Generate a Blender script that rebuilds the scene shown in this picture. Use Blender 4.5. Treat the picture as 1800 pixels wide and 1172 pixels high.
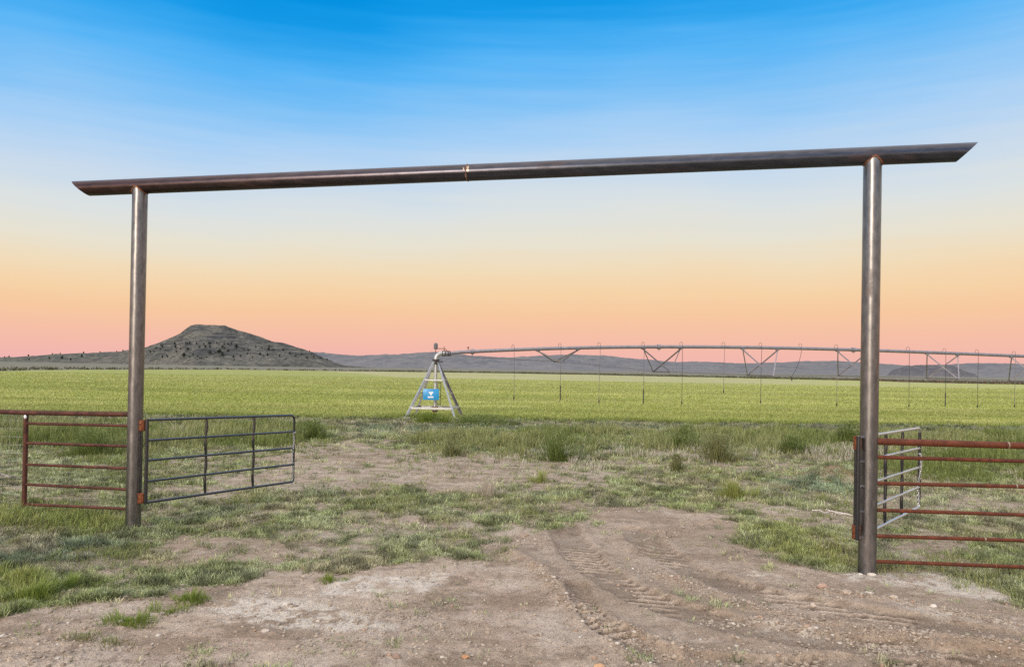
import bpy, bmesh, math, random
import numpy as np
from mathutils import Vector, Matrix

for o in list(bpy.data.objects):
    bpy.data.objects.remove(o, do_unlink=True)
SC = bpy.context.scene
COL = SC.collection
rng = np.random.default_rng(7)
random.seed(7)
R = math.radians

# ------------------------------------------------------------------ camera
F = 1330.0                      # focal length in photo pixels (1800 wide)
CAMZ = 2.5
PITCH, ROLL, SHIFT = R(0.4), R(0.95), 52.7/1800
cf = Vector((0, math.cos(PITCH), math.sin(PITCH)))
z0 = Vector((0, -math.sin(PITCH), math.cos(PITCH)))
cr = Vector((1, 0, 0))*math.cos(ROLL) + z0*math.sin(ROLL)
cu = z0*math.cos(ROLL) - Vector((1, 0, 0))*math.sin(ROLL)
cam = bpy.data.cameras.new('camera')
cam.sensor_width = 36
cam.lens = 36*F/1800
cam.shift_y = SHIFT
cam.clip_start = 0.1
cam.clip_end = 30000
camo = bpy.data.objects.new('camera', cam)
COL.objects.link(camo)
M = Matrix((( cr.x, cu.x, -cf.x, 0), (cr.y, cu.y, -cf.y, 0), (cr.z, cu.z, -cf.z, CAMZ), (0, 0, 0, 1)))
camo.matrix_world = M
SC.camera = camo

def ray(px, py):
    xc = (px-900)/F
    yc = (586-py)/F + SHIFT*1800/F
    return cf + cr*xc + cu*yc
def P(px, py, D):
    """plan-and-height coordinates of a surveyed point at depth D"""
    d = ray(px, py)
    return Vector((0, 0, CAMZ)) + d*(D/d.y)
def G(px, py, z=0.0):
    d = ray(px, py)
    return Vector((0, 0, CAMZ)) + d*((z-CAMZ)/d.z)

# ------------------------------------------------------------------ sky, sun, exposure
def s2l(c):
    return tuple(((x/255)/12.92 if x/255 <= .04045 else ((x/255+.055)/1.055)**2.4) for x in c)
SUN_AZ, SUN_EL = 208.0, 17.0    # azimuth clockwise from +Y (behind the camera, a little left)
world = bpy.data.worlds.new('World')
SC.world = world
world.use_nodes = True
wn, wl = world.node_tree.nodes, world.node_tree.links
wn.clear()
def WN(t, **k):
    n = wn.new(t)
    for a, b in k.items(): setattr(n, a, b)
    return n
def wmath(op, a, b=None, c=None):
    n = WN('ShaderNodeMath', operation=op)
    for i, v in enumerate((a, b, c)):
        if v is None: continue
        if isinstance(v, (int, float)): n.inputs[i].default_value = v
        else: wl.new(v, n.inputs[i])
    return n.outputs[0]
tc = WN('ShaderNodeTexCoord')
sep = WN('ShaderNodeSeparateXYZ'); wl.new(tc.outputs['Generated'], sep.inputs[0])
X_, Y_, Z_ = sep.outputs
mp = WN('ShaderNodeMapping'); mp.inputs['Scale'].default_value = (3.2, 3.2, 55)
wl.new(tc.outputs['Generated'], mp.inputs[0])
nz = WN('ShaderNodeTexNoise'); nz.inputs['Scale'].default_value = 1.5; nz.inputs['Detail'].default_value = 5
wl.new(mp.outputs[0], nz.inputs[0])
nz2 = WN('ShaderNodeTexNoise'); nz2.inputs['Scale'].default_value = 2.2; nz2.inputs['Detail'].default_value = 2
wl.new(tc.outputs['Generated'], nz2.inputs[0])
band = wmath('MULTIPLY', wmath('SUBTRACT', nz.outputs[0], .5), .042)
band2 = wmath('MULTIPLY', wmath('SUBTRACT', nz2.outputs[0], .5), .10)
tilt = wmath('MULTIPLY', X_, -.055)
pert = wmath('ADD', wmath('ADD', band, band2), tilt)
grow = wmath('MINIMUM', wmath('MULTIPLY', wmath('MAXIMUM', Z_, 0), 3.2), 1.0)
zeff = wmath('ADD', Z_, wmath('MULTIPLY', pert, grow))
ramp = WN('ShaderNodeValToRGB')
stops = [(0.0, (239, 180, 178)), (.020, (243, 185, 172)), (.040, (245, 191, 167)), (.070, (247, 201, 160)), (.095, (246, 211, 168)),
         (.125, (241, 220, 186)), (.155, (232, 226, 208)), (.195, (220, 226, 226)), (.245, (196, 217, 238)), (.285, (168, 208, 245)),
         (.325, (134, 196, 246)), (.370, (92, 182, 246)), (.400, (58, 168, 240)), (.430, (22, 154, 232)), (.462, (0, 142, 222)), (.60, (40, 120, 205)), (1.0, (40, 95, 170))]
cr_ = ramp.color_ramp
while len(cr_.elements) > 1: cr_.elements.remove(cr_.elements[-1])
cr_.elements[0].position = 0; cr_.elements[0].color = (*s2l(stops[0][1]), 1)
for p, c in stops[1:]:
    e = cr_.elements.new(p); e.color = (*s2l(c), 1)
wl.new(zeff, ramp.inputs[0])
# broad after-glow round the sun's side of the sky
sa, se = R(SUN_AZ), R(8)
gx, gy, gz = math.sin(sa)*math.cos(se), math.cos(sa)*math.cos(se), math.sin(se)
dot = wmath('ADD', wmath('ADD', wmath('MULTIPLY', X_, gx), wmath('MULTIPLY', Y_, gy)), wmath('MULTIPLY', Z_, gz))
g1 = wmath('POWER', wmath('MAXIMUM', dot, 0), 26.0)
g2 = wmath('POWER', wmath('MAXIMUM', dot, 0), 2.0)
# added overhead glow above the frame, put in to brighten the ground
def wcol(c, f):
    n = WN('ShaderNodeVectorMath', operation='SCALE'); n.inputs[0].default_value = c; wl.new(f, n.inputs['Scale']); return n.outputs[0]
def wadd(a, b):
    n = WN('ShaderNodeVectorMath', operation='ADD'); wl.new(a, n.inputs[0]); wl.new(b, n.inputs[1]); return n.outputs[0]
up = wmath('POWER', wmath('MAXIMUM', wmath('SUBTRACT', Z_, .46), 0), 1.0)
tot = wadd(wadd(wadd(ramp.outputs[0], wcol((3.6, 2.75, 2.0), g1)), wcol((.65, .56, .48), g2)), wcol((4.0, 3.4, 2.45), up))
bg = WN('ShaderNodeBackground'); bg.inputs['Strength'].default_value = 1.0
wl.new(tot, bg.inputs['Color'])
wo = WN('ShaderNodeOutputWorld'); wl.new(bg.outputs[0], wo.inputs[0])
sun = bpy.data.lights.new('sun', 'SUN')
sun.energy = 1.35; sun.angle = R(12); sun.color = (1.0, .86, .70)
suno = bpy.data.objects.new('sun', sun); COL.objects.link(suno)
sd = Vector((math.sin(R(SUN_AZ))*math.cos(R(SUN_EL)), math.cos(R(SUN_AZ))*math.cos(R(SUN_EL)), math.sin(R(SUN_EL))))
suno.rotation_euler = sd.to_track_quat('Z', 'Y').to_euler()
suno.location = (-10, -20, 15)
SC.view_settings.view_transform = 'Standard'
SC.view_settings.look = 'None'
SC.view_settings.exposure = 0
SC.view_settings.gamma = 1
SC.render.engine = 'CYCLES'
SC.cycles.use_denoising = False
SC.cycles.max_bounces = 6

# ------------------------------------------------------------------ material helpers
def new_mat(name):
    m = bpy.data.materials.new(name); m.use_nodes = True
    nt = m.node_tree
    return m, nt.nodes, nt.links, nt.nodes['Principled BSDF']
def noise(n, l, vec, scale, detail=4, rough=.55, mapscale=None):
    if mapscale:
        mpn = n.new('ShaderNodeMapping'); mpn.inputs['Scale'].default_value = mapscale; l.new(vec, mpn.inputs[0]); vec = mpn.outputs[0]
    t = n.new('ShaderNodeTexNoise'); t.inputs['Scale'].default_value = scale; t.inputs['Detail'].default_value = detail
    t.inputs['Roughness'].default_value = rough; l.new(vec, t.inputs[0]); return t.outputs[0]
def rampn(n, l, fac, els):
    r = n.new('ShaderNodeValToRGB')
    ee = r.color_ramp
    ee.elements[0].position = els[0][0]; ee.elements[0].color = (*els[0][1], 1)
    ee.elements[1].position = els[1][0]; ee.elements[1].color = (*els[1][1], 1)
    for p, c in els[2:]:
        e = ee.elements.new(p); e.color = (*c, 1)
    l.new(fac, r.inputs[0]); return r.outputs[0]
def mixc(n, l, fac, a, b, mode='MIX'):
    m = n.new('ShaderNodeMix'); m.data_type = 'RGBA'; m.blend_type = mode
    for s, v in ((0, fac), (6, a), (7, b)):
        if isinstance(v, (int, float)): m.inputs[s].default_value = v
        elif isinstance(v, tuple): m.inputs[s].default_value = (*v, 1)
        else: l.new(v, m.inputs[s])
    return m.outputs[2]
def bump(n, l, bs, h, strength, dist):
    b = n.new('ShaderNodeBump'); b.inputs['Strength'].default_value = strength; b.inputs['Distance'].default_value = dist
    l.new(h, b.inputs['Height']); l.new(b.outputs[0], bs.inputs['Normal'])
def objco(n): return n.new('ShaderNodeTexCoord').outputs['Object']

def rusty(name, base, rust, amount, rough=.5, metal=.0, scale=6, stretch=(1, 1, 1), b=.3, rough_rust=.85, side=None):
    m, n, l, bs = new_mat(name)
    co = objco(n)
    a = noise(n, l, co, scale, 6, .65, stretch)
    f = rampn(n, l, a, [(max(0, amount-.10), (0, 0, 0)), (amount+.10, (1, 1, 1))])
    d = noise(n, l, co, scale*6, 4, .6, stretch)
    c = mixc(n, l, f, base, rust)
    if side:
        sx_ = n.new('ShaderNodeSeparateXYZ'); l.new(co, sx_.inputs[0]); mr = n.new('ShaderNodeMapRange'); l.new(sx_.outputs[0], mr.inputs[0])
        mr.inputs[1].default_value, mr.inputs[2].default_value, mr.inputs[3].default_value, mr.inputs[4].default_value = side[0], side[1], .85, 0.
        c = mixc(n, l, mr.outputs[0], c, rust)
    c2 = mixc(n, l, .65, c, rampn(n, l, d, [(.3, (.45, .45, .45)), (.7, (1.25, 1.2, 1.15))]), 'MULTIPLY')
    l.new(c2, bs.inputs['Base Color'])
    rr = n.new('ShaderNodeMapRange'); rr.inputs[3].default_value = rough; rr.inputs[4].default_value = rough_rust
    l.new(f, rr.inputs[0]); l.new(rr.outputs[0], bs.inputs['Roughness'])
    if metal:
        mm = n.new('ShaderNodeMapRange'); mm.inputs[3].default_value = metal; mm.inputs[4].default_value = metal*.3
        l.new(f, mm.inputs[0]); l.new(mm.outputs[0], bs.inputs['Metallic'])
    bump(n, l, bs, d, b, .004)
    return m
def plain(name, c, rough=.5, metal=0., var=.15, scale=20, b=0.1):
    m, n, l, bs = new_mat(name)
    co = objco(n); a = noise(n, l, co, scale, 4)
    k0 = tuple(x*(1-var) for x in c); k1 = tuple(min(1, x*(1+var)) for x in c)
    l.new(rampn(n, l, a, [(.3, k0), (.7, k1)]), bs.inputs['Base Color'])
    bs.inputs['Roughness'].default_value = rough; bs.inputs['Metallic'].default_value = metal
    if b: bump(n, l, bs, a, b, .003)
    return m
def veg_mat(name, rough=.6, trans=.25, sheen=0):
    m, n, l, bs = new_mat(name)
    at = n.new('ShaderNodeAttribute'); at.attribute_name = 'col'
    l.new(at.outputs['Color'], bs.inputs['Base Color'])
    bs.inputs['Roughness'].default_value = rough
    bs.inputs['Specular IOR Level'].default_value = .25
    tr = n.new('ShaderNodeBsdfTranslucent'); l.new(at.outputs['Color'], tr.inputs['Color'])
    mx = n.new('ShaderNodeMixShader'); mx.inputs[0].default_value = trans
    out = [x for x in n if x.type == 'OUTPUT_MATERIAL'][0]
    l.new(bs.outputs[0], mx.inputs[1]); l.new(tr.outputs[0], mx.inputs[2]); l.new(mx.outputs[0], out.inputs[0])
    return m

# ------------------------------------------------------------------ object helpers
def tag(o, label=None, cat=None, group=None, kind=None):
    if label: o['label'] = label
    if cat: o['category'] = cat
    if group: o['group'] = group
    if kind: o['kind'] = kind
    return o
def empty(name, loc=(0, 0, 0), label=None, cat=None, group=None):
    o = bpy.data.objects.new(name, None); COL.objects.link(o); o.location = loc; o.empty_display_size = .2
    return tag(o, label, cat, group)
def obj(name, bm, mat, parent=None, smooth=True, loc=None):
    me = bpy.data.meshes.new(name); bm.to_mesh(me); bm.free()
    if smooth:
        me.polygons.foreach_set('use_smooth', [True]*len(me.polygons))
        try: me.set_sharp_from_angle(angle=R(42))
        except Exception: pass
    o = bpy.data.objects.new(name, me); COL.objects.link(o)
    for m in (mat if isinstance(mat, (list, tuple)) else [mat]): me.materials.append(m)
    if loc is not None:
        me.transform(Matrix.Translation(-Vector(loc))); o.location = loc
    if parent:
        o.parent = parent
        w = Vector((0, 0, 0)); q = parent
        while q: w += Vector(q.location); q = q.parent
        if loc is None: me.transform(Matrix.Translation(-w))
        else: o.location = Vector(loc)-w
    return o
def np_mesh(name, V, Fs, mat, cols=None, smooth=False, parent=None):
    """V (n,3); Fs list of int arrays (m,k)"""
    me = bpy.data.meshes.new(name)
    V = np.asarray(V, np.float32)
    me.vertices.add(len(V)); me.vertices.foreach_set('co', V.ravel())
    idx = np.concatenate([f.ravel() for f in Fs]).astype(np.int32)
    tot = np.concatenate([np.full(len(f), f.shape[1]) for f in Fs]).astype(np.int32)
    st = np.concatenate([[0], np.cumsum(tot)[:-1]]).astype(np.int32)
    me.loops.add(len(idx)); me.loops.foreach_set('vertex_index', idx)
    me.polygons.add(len(tot)); me.polygons.foreach_set('loop_start', st); me.polygons.foreach_set('loop_total', tot)
    if smooth: me.polygons.foreach_set('use_smooth', np.ones(len(tot), bool))
    if cols is not None:
        a = me.attributes.new('col', 'FLOAT_COLOR', 'POINT')
        c = np.ones((len(V), 4), np.float32); c[:, :3] = cols
        a.data.foreach_set('color', c.ravel())
    me.update(calc_edges=True); me.validate()
    me.materials.append(mat)
    o = bpy.data.objects.new(name, me); COL.objects.link(o)
    if parent: o.parent = parent
    return o
def frame_of(d, ref=None):
    d = d.normalized()
    r = ref or (Vector((0, 0, 1)) if abs(d.z) < .95 else Vector((1, 0, 0)))
    x = d.cross(r).normalized(); y = x.cross(d).normalized()
    return x, y
def tube(bm, pts, r, seg=12, caps=True, radii=None):
    pts = [Vector(p) for p in pts]
    rings = []
    x = None
    for i, p in enumerate(pts):
        a = pts[max(i-1, 0)]; b = pts[min(i+1, len(pts)-1)]
        d = (b-a).normalized()
        if x is None: x, y = frame_of(d)
        else:
            x = (x - d*x.dot(d)).normalized(); y = d.cross(x)*-1
            y = x.cross(d).normalized()
        rr = radii[i] if radii else r
        if 0 < i < len(pts)-1:
            d0 = (p-a).normalized(); c = max(.3, math.cos(d0.angle(d))); k = 1/c
        else: k = 1
        rings.append([bm.verts.new(p + x*(rr*math.cos(t)) + y*(rr*math.sin(t))) for t in [2*math.pi*j/seg for j in range(seg)]])
    for a, b in zip(rings, rings[1:]):
        for j in range(seg): bm.faces.new((a[j], a[(j+1) % seg], b[(j+1) % seg], b[j]))
    if caps:
        bm.faces.new(rings[0][::-1]); bm.faces.new(rings[-1])
    return rings
def box(bm, c, ax, ay, az, sx, sy, sz, bev=0):
    c = Vector(c)
    vs = [bm.verts.new(c + ax*(sx/2*i) + ay*(sy/2*j) + az*(sz/2*k)) for i in (-1, 1) for j in (-1, 1) for k in (-1, 1)]
    fs = [(0, 1, 3, 2), (4, 6, 7, 5), (0, 4, 5, 1), (2, 3, 7, 6), (0, 2, 6, 4), (1, 5, 7, 3)]
    fc = [bm.faces.new([vs[i] for i in f]) for f in fs]
    if bev:
        es = list({e for f in fc for e in f.edges})
        bmesh.ops.bevel(bm, geom=es, offset=bev, segments=2, affect='EDGES', profile=.5)
VX, VY, VZ = Vector((1, 0, 0)), Vector((0, 1, 0)), Vector((0, 0, 1))
def beam_angle(bm, a, b, w):
    """steel angle (L section) between two points"""
    a, b = Vector(a), Vector(b); d = (b-a); L = d.length; x, y = frame_of(d); d.normalize(); c = (a+b)/2
    box(bm, c, d, x, y, L, w, w*.14)
    box(bm, c + x*(w*.43) - y*(w*.5+w*.08), d, x, y, L, w*.14, w)

# ------------------------------------------------------------------ numpy noise
def _hash(ix, iy, s):
    h = (ix.astype(np.int64)*374761393 + iy.astype(np.int64)*668265263 + s*1442695041) & 0xffffffff
    h = ((h ^ (h >> 13))*1274126177) & 0xffffffff
    return ((h ^ (h >> 16)) & 0xffff)/65535.0
def vnoise(x, y, s=0):
    ix, iy = np.floor(x), np.floor(y); fx, fy = x-ix, y-iy
    fx = fx*fx*(3-2*fx); fy = fy*fy*(3-2*fy)
    a, b, c, d = _hash(ix, iy, s), _hash(ix+1, iy, s), _hash(ix, iy+1, s), _hash(ix+1, iy+1, s)
    return (a*(1-fx)+b*fx)*(1-fy) + (c*(1-fx)+d*fx)*fy
def fbm(x, y, s=0, o=4, g=.5):
    t, a, n = 0, 1, 0
    for i in range(o):
        t = t + a*vnoise(x*2**i, y*2**i, s+i*17); n += a; a *= g
    return t/n
def sst(e0, e1, x):
    t = np.clip((x-e0)/(e1-e0), 0, 1); return t*t*(3-2*t)
def lerp(a, b, t): return a+(b-a)*t
def poly(pts, z=0.0):
    return np.array([[G(x, y, z).x, G(x, y, z).y] for x, y in pts])
def sdf(X, Y, pg):
    """signed distance, positive inside"""
    n = len(pg); d = np.full(X.shape, 1e18); ins = np.zeros(X.shape, bool)
    for i in range(n):
        ax, ay = pg[i]; bx, by = pg[(i+1) % n]
        ex, ey = bx-ax, by-ay
        wx, wy = X-ax, Y-ay
        t = np.clip((wx*ex+wy*ey)/(ex*ex+ey*ey+1e-12), 0, 1)
        d = np.minimum(d, (wx-ex*t)**2+(wy-ey*t)**2)
        c = (ay > Y) != (by > Y)
        with np.errstate(divide='ignore', invalid='ignore'):
            ins ^= c & (X < (bx-ax)*(Y-ay)/((by-ay) if by != ay else 1e-12)+ax)
    return np.where(ins, 1, -1)*np.sqrt(d)
def path_sd(X, Y, pts):
    """distance to a polyline, side, arclength"""
    best = np.full(X.shape, 1e18); side = np.zeros(X.shape); arc = np.zeros(X.shape); s0 = 0
    for (ax, ay), (bx, by) in zip(pts[:-1], pts[1:]):
        ex, ey = bx-ax, by-ay; L2 = ex*ex+ey*ey; L = math.sqrt(L2)
        wx, wy = X-ax, Y-ay; t = np.clip((wx*ex+wy*ey)/L2, 0, 1)
        d = (wx-ex*t)**2+(wy-ey*t)**2; m = d < best
        best = np.where(m, d, best); side = np.where(m, np.sign(ex*wy-ey*wx), side); arc = np.where(m, s0+t*L, arc); s0 += L
    return np.sqrt(best)*side, arc
def smooth_path(pts, it=3):
    p = np.array(pts)
    for _ in range(it):
        q = [p[0]]
        for a, b in zip(p[:-1], p[1:]): q += [a*.75+b*.25, a*.25+b*.75]
        q.append(p[-1]); p = np.array(q)
    return p

# ------------------------------------------------------------------ zones of the ground, in plan
POST_L, POST_R = G(234, 921), G(1524, 1006)
Z_ROAD = poly([(-900, 1240), (-300, 1100), (0, 1087), (110, 1072), (200, 1070), (300, 1055), (350, 1035), (420, 1012), (500, 1010), (600, 1022), (700, 1002), (800, 990), (880, 972),
               (905, 950), (960, 918), (1050, 905), (1110, 893), (1180, 905), (1290, 918), (1320, 950), (1380, 985), (1500, 1008), (1620, 1030), (1720, 1050), (1850, 1080), (2500, 1180), (2500, 1600), (-900, 1600)])
Z_MID = poly([(470, 800), (520, 783), (640, 778), (740, 790), (850, 803), (960, 812), (1030, 835), (940, 855), (850, 862), (700, 860), (560, 858), (440, 862), (380, 872), (320, 862), (420, 830)])
Z_LEFT = poly([(205, 990), (290, 950), (340, 942), (450, 944), (560, 952), (600, 962), (560, 982), (450, 990), (330, 1000), (220, 1003)])
Z_PATCH2 = poly([(560, 925), (640, 905), (740, 903), (760, 918), (700, 940), (600, 945)])
Z_RBACK = poly([(1560, 880), (1650, 860), (1800, 860), (1950, 880), (1900, 905), (1720, 905), (1600, 900)])
Z_RSTRIP = poly([(1340, 895), (1420, 885), (1520, 900), (1520, 925), (1440, 925), (1360, 915)])
Z_RPOST = poly([(1540, 945), (1680, 940), (1760, 955), (1700, 975), (1600, 985), (1540, 1000)])
Z_TAN1 = poly([(900, 812), (960, 795), (1040, 800), (1040, 822), (940, 826)])
Z_TAN2 = poly([(1090, 800), (1130, 788), (1250, 790), (1300, 800), (1290, 812), (1120, 812)])
Z_TAN3 = poly([(1400, 800), (1450, 790), (1540, 792), (1540, 812), (1440, 812)])
Z_MDIRT2 = poly([(1100, 812), (1250, 808), (1400, 812), (1460, 825), (1380, 836), (1200, 832), (1120, 824)])
Z_TEAL1 = poly([(1315, 850), (1380, 832), (1480, 840), (1510, 855), (1470, 868), (1360, 872)])
Z_TEAL2 = poly([(-200, 950), (60, 940), (200, 955), (250, 975), (200, 1000), (60, 1000), (-200, 1000)])
Z_TEAL3 = poly([(540, 745), (760, 745), (1000, 746), (1100, 748), (980, 757), (760, 760), (560, 757)])
Z_TEAL4 = poly([(1100, 743), (1500, 745), (1950, 750), (1950, 756), (1500, 753), (1100, 750)])
Z_LUSH_L = poly([(-500, 745), (-60, 742), (250, 742), (500, 744), (570, 752), (560, 770), (460, 785), (330, 788), (250, 790), (-60, 786), (-500, 790)])
Z_LUSH_L2 = poly([(130, 785), (250, 780), (330, 800), (300, 825), (180, 822)])
Z_LUSH_R = poly([(740, 770), (850, 758), (1000, 756), (1500, 758), (1900, 764), (2300, 780), (2300, 840), (1900, 845), (1640, 845), (1560, 815), (1400, 800), (1250, 796), (1100, 792), (1000, 800), (880, 798), (760, 795)])
Z_BRIGHT_L = poly([(-400, 900), (0, 900), (180, 905), (215, 920), (140, 942), (0, 945), (-400, 960)])
Z_BRIGHT_L2 = poly([(-300, 1005), (0, 1005), (60, 1008), (100, 1018), (60, 1046), (10, 1060), (-300, 1066)])
Z_PATCH_R = poly([(1310, 930), (1370, 918), (1440, 930), (1515, 950), (1515, 985), (1460, 1000), (1380, 985), (1330, 960)])
Z_WHITE = [poly(p) for p in ([(1455, 1008), (1540, 1003), (1640, 1010), (1700, 1022), (1760, 1050), (1640, 1034), (1500, 1018)],
           [(1480, 1056), (1560, 1062), (1650, 1070), (1800, 1088), (2000, 1110), (2000, 1124), (1790, 1108), (1660, 1097), (1560, 1078)],
           [(1290, 1003), (1330, 1004), (1400, 1022), (1340, 1020)], [(1330, 1093), (1400, 1100), (1470, 1115), (1440, 1122), (1370, 1110)],
           [(600, 1020), (680, 1012), (770, 1010), (740, 1035), (640, 1042), (560, 1045)], [(360, 1060), (440, 1052), (520, 1060), (600, 1080), (700, 1100), (500, 1108), (400, 1085)])]
T_RUTS = [smooth_path([tuple(G(x, y).xy) for x, y in p]) for p in (
    [(990, 925), (1010, 965), (1070, 1020), (1160, 1065), (1300, 1103), (1480, 1135), (1750, 1162), (2200, 1190)],
    [(1110, 930), (1180, 985), (1290, 1032), (1430, 1065), (1600, 1098), (1850, 1132), (2200, 1165)],
    [(1010, 1030), (1030, 1070), (1080, 1115), (1180, 1165), (1300, 1220)],
    [(1240, 1166), (1500, 1172), (1800, 1174), (2300, 1178)])]
T_RIDGES = [(smooth_path([tuple(G(x, y).xy) for x, y in p]), h, w) for p, h, w in (
    ([(880, 965), (915, 978), (955, 1003), (985, 1040), (1040, 1082), (1130, 1122), (1200, 1150)], .060, .11),
    ([(905, 950), (955, 922), (1050, 905), (1110, 898)], .04, .16),
    ([(1110, 968), (1150, 945), (1210, 918), (1280, 918), (1310, 940)], .05, .15),
    ([(1130, 1000), (1240, 1040), (1330, 1070), (1450, 1098), (1600, 1122), (1900, 1150)], .045, .12),
    ([(1400, 1030), (1500, 1048), (1620, 1070), (1760, 1092)], .03, .10))]
FIELD_NEAR = lambda X: 37.6 + X*.055
def ground_z(X, D):
    z = -.15*sst(14, 60, D)
    z = z + .22*sst(-6.1, -8.0, X)*sst(18, 13, D)*sst(9.5, 11, D)
    return z

def zones(X, Y):
    """masks 0..1 in plan coordinates"""
    z = {}
    e1 = (fbm(X*.9, Y*.9, 1, 4)-.5)*2; e2 = (fbm(X*3.2, Y*3.2, 5, 3)-.5)*2
    k = np.clip(Y/10, .6, 3)
    def msk(pg, soft=.35, amp=.9):
        return sst(-soft, soft, (sdf(X, Y, pg)/k + e1*amp*.8 + e2*amp*.35))
    z['road'] = msk(Z_ROAD, .30, 1.0)
    z['dirt'] = np.maximum.reduce([msk(Z_MID, .5, .8), msk(Z_LEFT, .25, .5), msk(Z_PATCH2, .3, .6)*.8, msk(Z_RBACK, .5, .8)*.6, msk(Z_RSTRIP, .3, .5)*.9, msk(Z_RPOST, .3, .7)*.85, msk(Z_MDIRT2, .4, .8)*.5])
    z['straw'] = np.maximum.reduce([msk(Z_TAN1, .4, .7), msk(Z_TAN2, .35, .6), msk(Z_TAN3, .35, .6)])
    z['teal'] = np.maximum.reduce([msk(Z_TEAL1, .3, .6), msk(Z_TEAL2, .3, .6), msk(Z_TEAL3, .6, .7), msk(Z_TEAL4, .6, .5)])
    z['lush'] = np.maximum.reduce([msk(Z_LUSH_L, .6, .6), msk(Z_LUSH_L2, .4, .6), msk(Z_LUSH_R, .7, .9)])
    z['bright'] = np.maximum.reduce([msk(Z_BRIGHT_L, .25, .4), msk(Z_BRIGHT_L2, .2, .4), msk(Z_PATCH_R, .2, .5)*.9])
    z['white'] = np.maximum.reduce([msk(p, .15, .42) for p in Z_WHITE])
    z['road'] = z['road']*(1-.9*msk(Z_PATCH_R, .2, .4))
    z['mass'] = fbm(X*1.5, Y*1.1, 11, 5, .6)
    z['fine'] = fbm(X*6, Y*4.5, 23, 3)
    return z
def hgt(X, Y, z):
    near = sst(20, 10, Y)
    h = ground_z(X, Y)
    h = h + (fbm(X*.5, Y*.5, 31, 3)-.5)*.10*sst(60, 25, Y)
    h = h + (fbm(X*3, Y*3, 41, 4)-.5)*.030*sst(40, 15, Y)
    h = h + (fbm(X*14, Y*14, 47, 3)-.5)*.022*near
    rd = z['road']
    h = h + np.maximum(0, fbm(X*22, Y*22, 53, 2)-.6)*.06*near*rd*sst(.45, .6, fbm(X*1.3, Y*1.3, 57, 3))
    ruts = np.zeros(X.shape); dark = np.zeros(X.shape); tread = np.zeros(X.shape)
    sel = Y < 16
    xs, ys = X[sel], Y[sel]
    rr = np.zeros(xs.shape); dk = np.zeros(xs.shape); rg = np.zeros(xs.shape)
    wob = (fbm(xs*2, ys*2, 61, 3)-.5)*.12
    for i, p in enumerate(T_RUTS):
        s, t = path_sd(xs, ys, p); s = s+wob
        w = (.30, .30, .16, .24)[i]
        m = sst(w, w*.7, np.abs(s))
        fade = sst(.5, 2.0, t) if i < 2 else sst(.1, .8, t); fade = fade*sst(.36, .58, fbm(xs*1.6, ys*1.6, 67+i, 3))
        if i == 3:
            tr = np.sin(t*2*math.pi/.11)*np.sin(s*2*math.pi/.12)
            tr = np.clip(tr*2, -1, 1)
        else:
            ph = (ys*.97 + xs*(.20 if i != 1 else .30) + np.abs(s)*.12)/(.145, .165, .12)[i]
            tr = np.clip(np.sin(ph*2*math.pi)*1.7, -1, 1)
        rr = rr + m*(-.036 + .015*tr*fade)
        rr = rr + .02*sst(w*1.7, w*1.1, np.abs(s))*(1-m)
        dk = np.where(m > .2, np.where(np.abs(dk) > np.abs(m*(.38-.85*tr*fade)), dk, m*(.38-.85*tr*fade)), dk)  # rut soil tone plus tread relief shading, painted as colour
    for p, hh, w in T_RIDGES:
        s, t = path_sd(xs, ys, p); s = s+wob*.6
        g = np.exp(-(s/w)**2)*sst(0, .3, t)*(.4+.9*fbm(xs*5, ys*5, 71, 3))
        rr = rr + hh*g; rg = np.maximum(rg, g)
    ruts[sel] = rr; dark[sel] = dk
    rgf = np.zeros(X.shape); rgf[sel] = rg
    # small spoil heap in the weeds behind the right gate
    c = G(1467, 838); rad = np.sqrt(((X-c.x)/.75)**2+((Y-c.y)/.6)**2)
    heap = np.exp(-rad**2*1.3)*(.8+.5*fbm(X*4, Y*4, 73, 3))
    h = h + ruts*np.maximum(z['road'], .25) + .30*heap
    return h, dark, rgf, heap

# ------------------------------------------------------------------ ground sheet
def col3(*c): return np.array(c)
def mixa(a, b, t): return a*(1-t[..., None]) + b*t[..., None]
def cover_of(X, Y, z):
    """how much of the soil weeds hide"""
    c = sst(.33, .56, z['mass']*.75+z['fine']*.25)
    c = .32+.68*c
    c = np.maximum(c, z['lush']); c = np.maximum(c, z['bright']*.9); c = np.maximum(c, z['teal']*.85)
    c = c*(1-z['road']*(.985-.22*sst(.56, .70, z['fine'])*sst(.45, .6, z['mass'])))*(1-z['dirt']*(.90-.30*sst(.48, .66, z['fine'])))*(1-z['white']*.8)
    return c
nb = np.linspace(-80, 5, 30)[:-1]
ra = np.concatenate([nb, np.geomspace(5, 15, 400)[:-1], np.geomspace(15, 45, 200)[:-1], np.geomspace(45, 14000, 110)])
ca = np.concatenate([-np.geomspace(1.0, 7, 24)[::-1][:-1], np.linspace(-1.0, 1.0, 860), np.geomspace(1.0, 7, 24)[1:]])
UU, DD = np.meshgrid(ca, ra)
WD = np.where(DD > 5, DD, 5+(5-DD)*.8)
GX, GY = UU*WD, DD.copy()
gz_ = zones(GX, GY)
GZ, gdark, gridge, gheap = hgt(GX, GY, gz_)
GZ = np.where(GY > 36, GZ*1-0.0, GZ)
gcov = cover_of(GX, GY, gz_)
n1 = fbm(GX*.6, GY*.6, 81, 4); n2 = fbm(GX*2.5, GY*2.5, 83, 4); n3 = fbm(GX*9, GY*9, 85, 3)
base = mixa(col3(.47, .385, .30), col3(.37, .295, .22), sst(.35, .65, n1*.6+n2*.4))
base = mixa(base, col3(.56, .485, .41), sst(.52, .72, n2)*.5)
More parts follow.
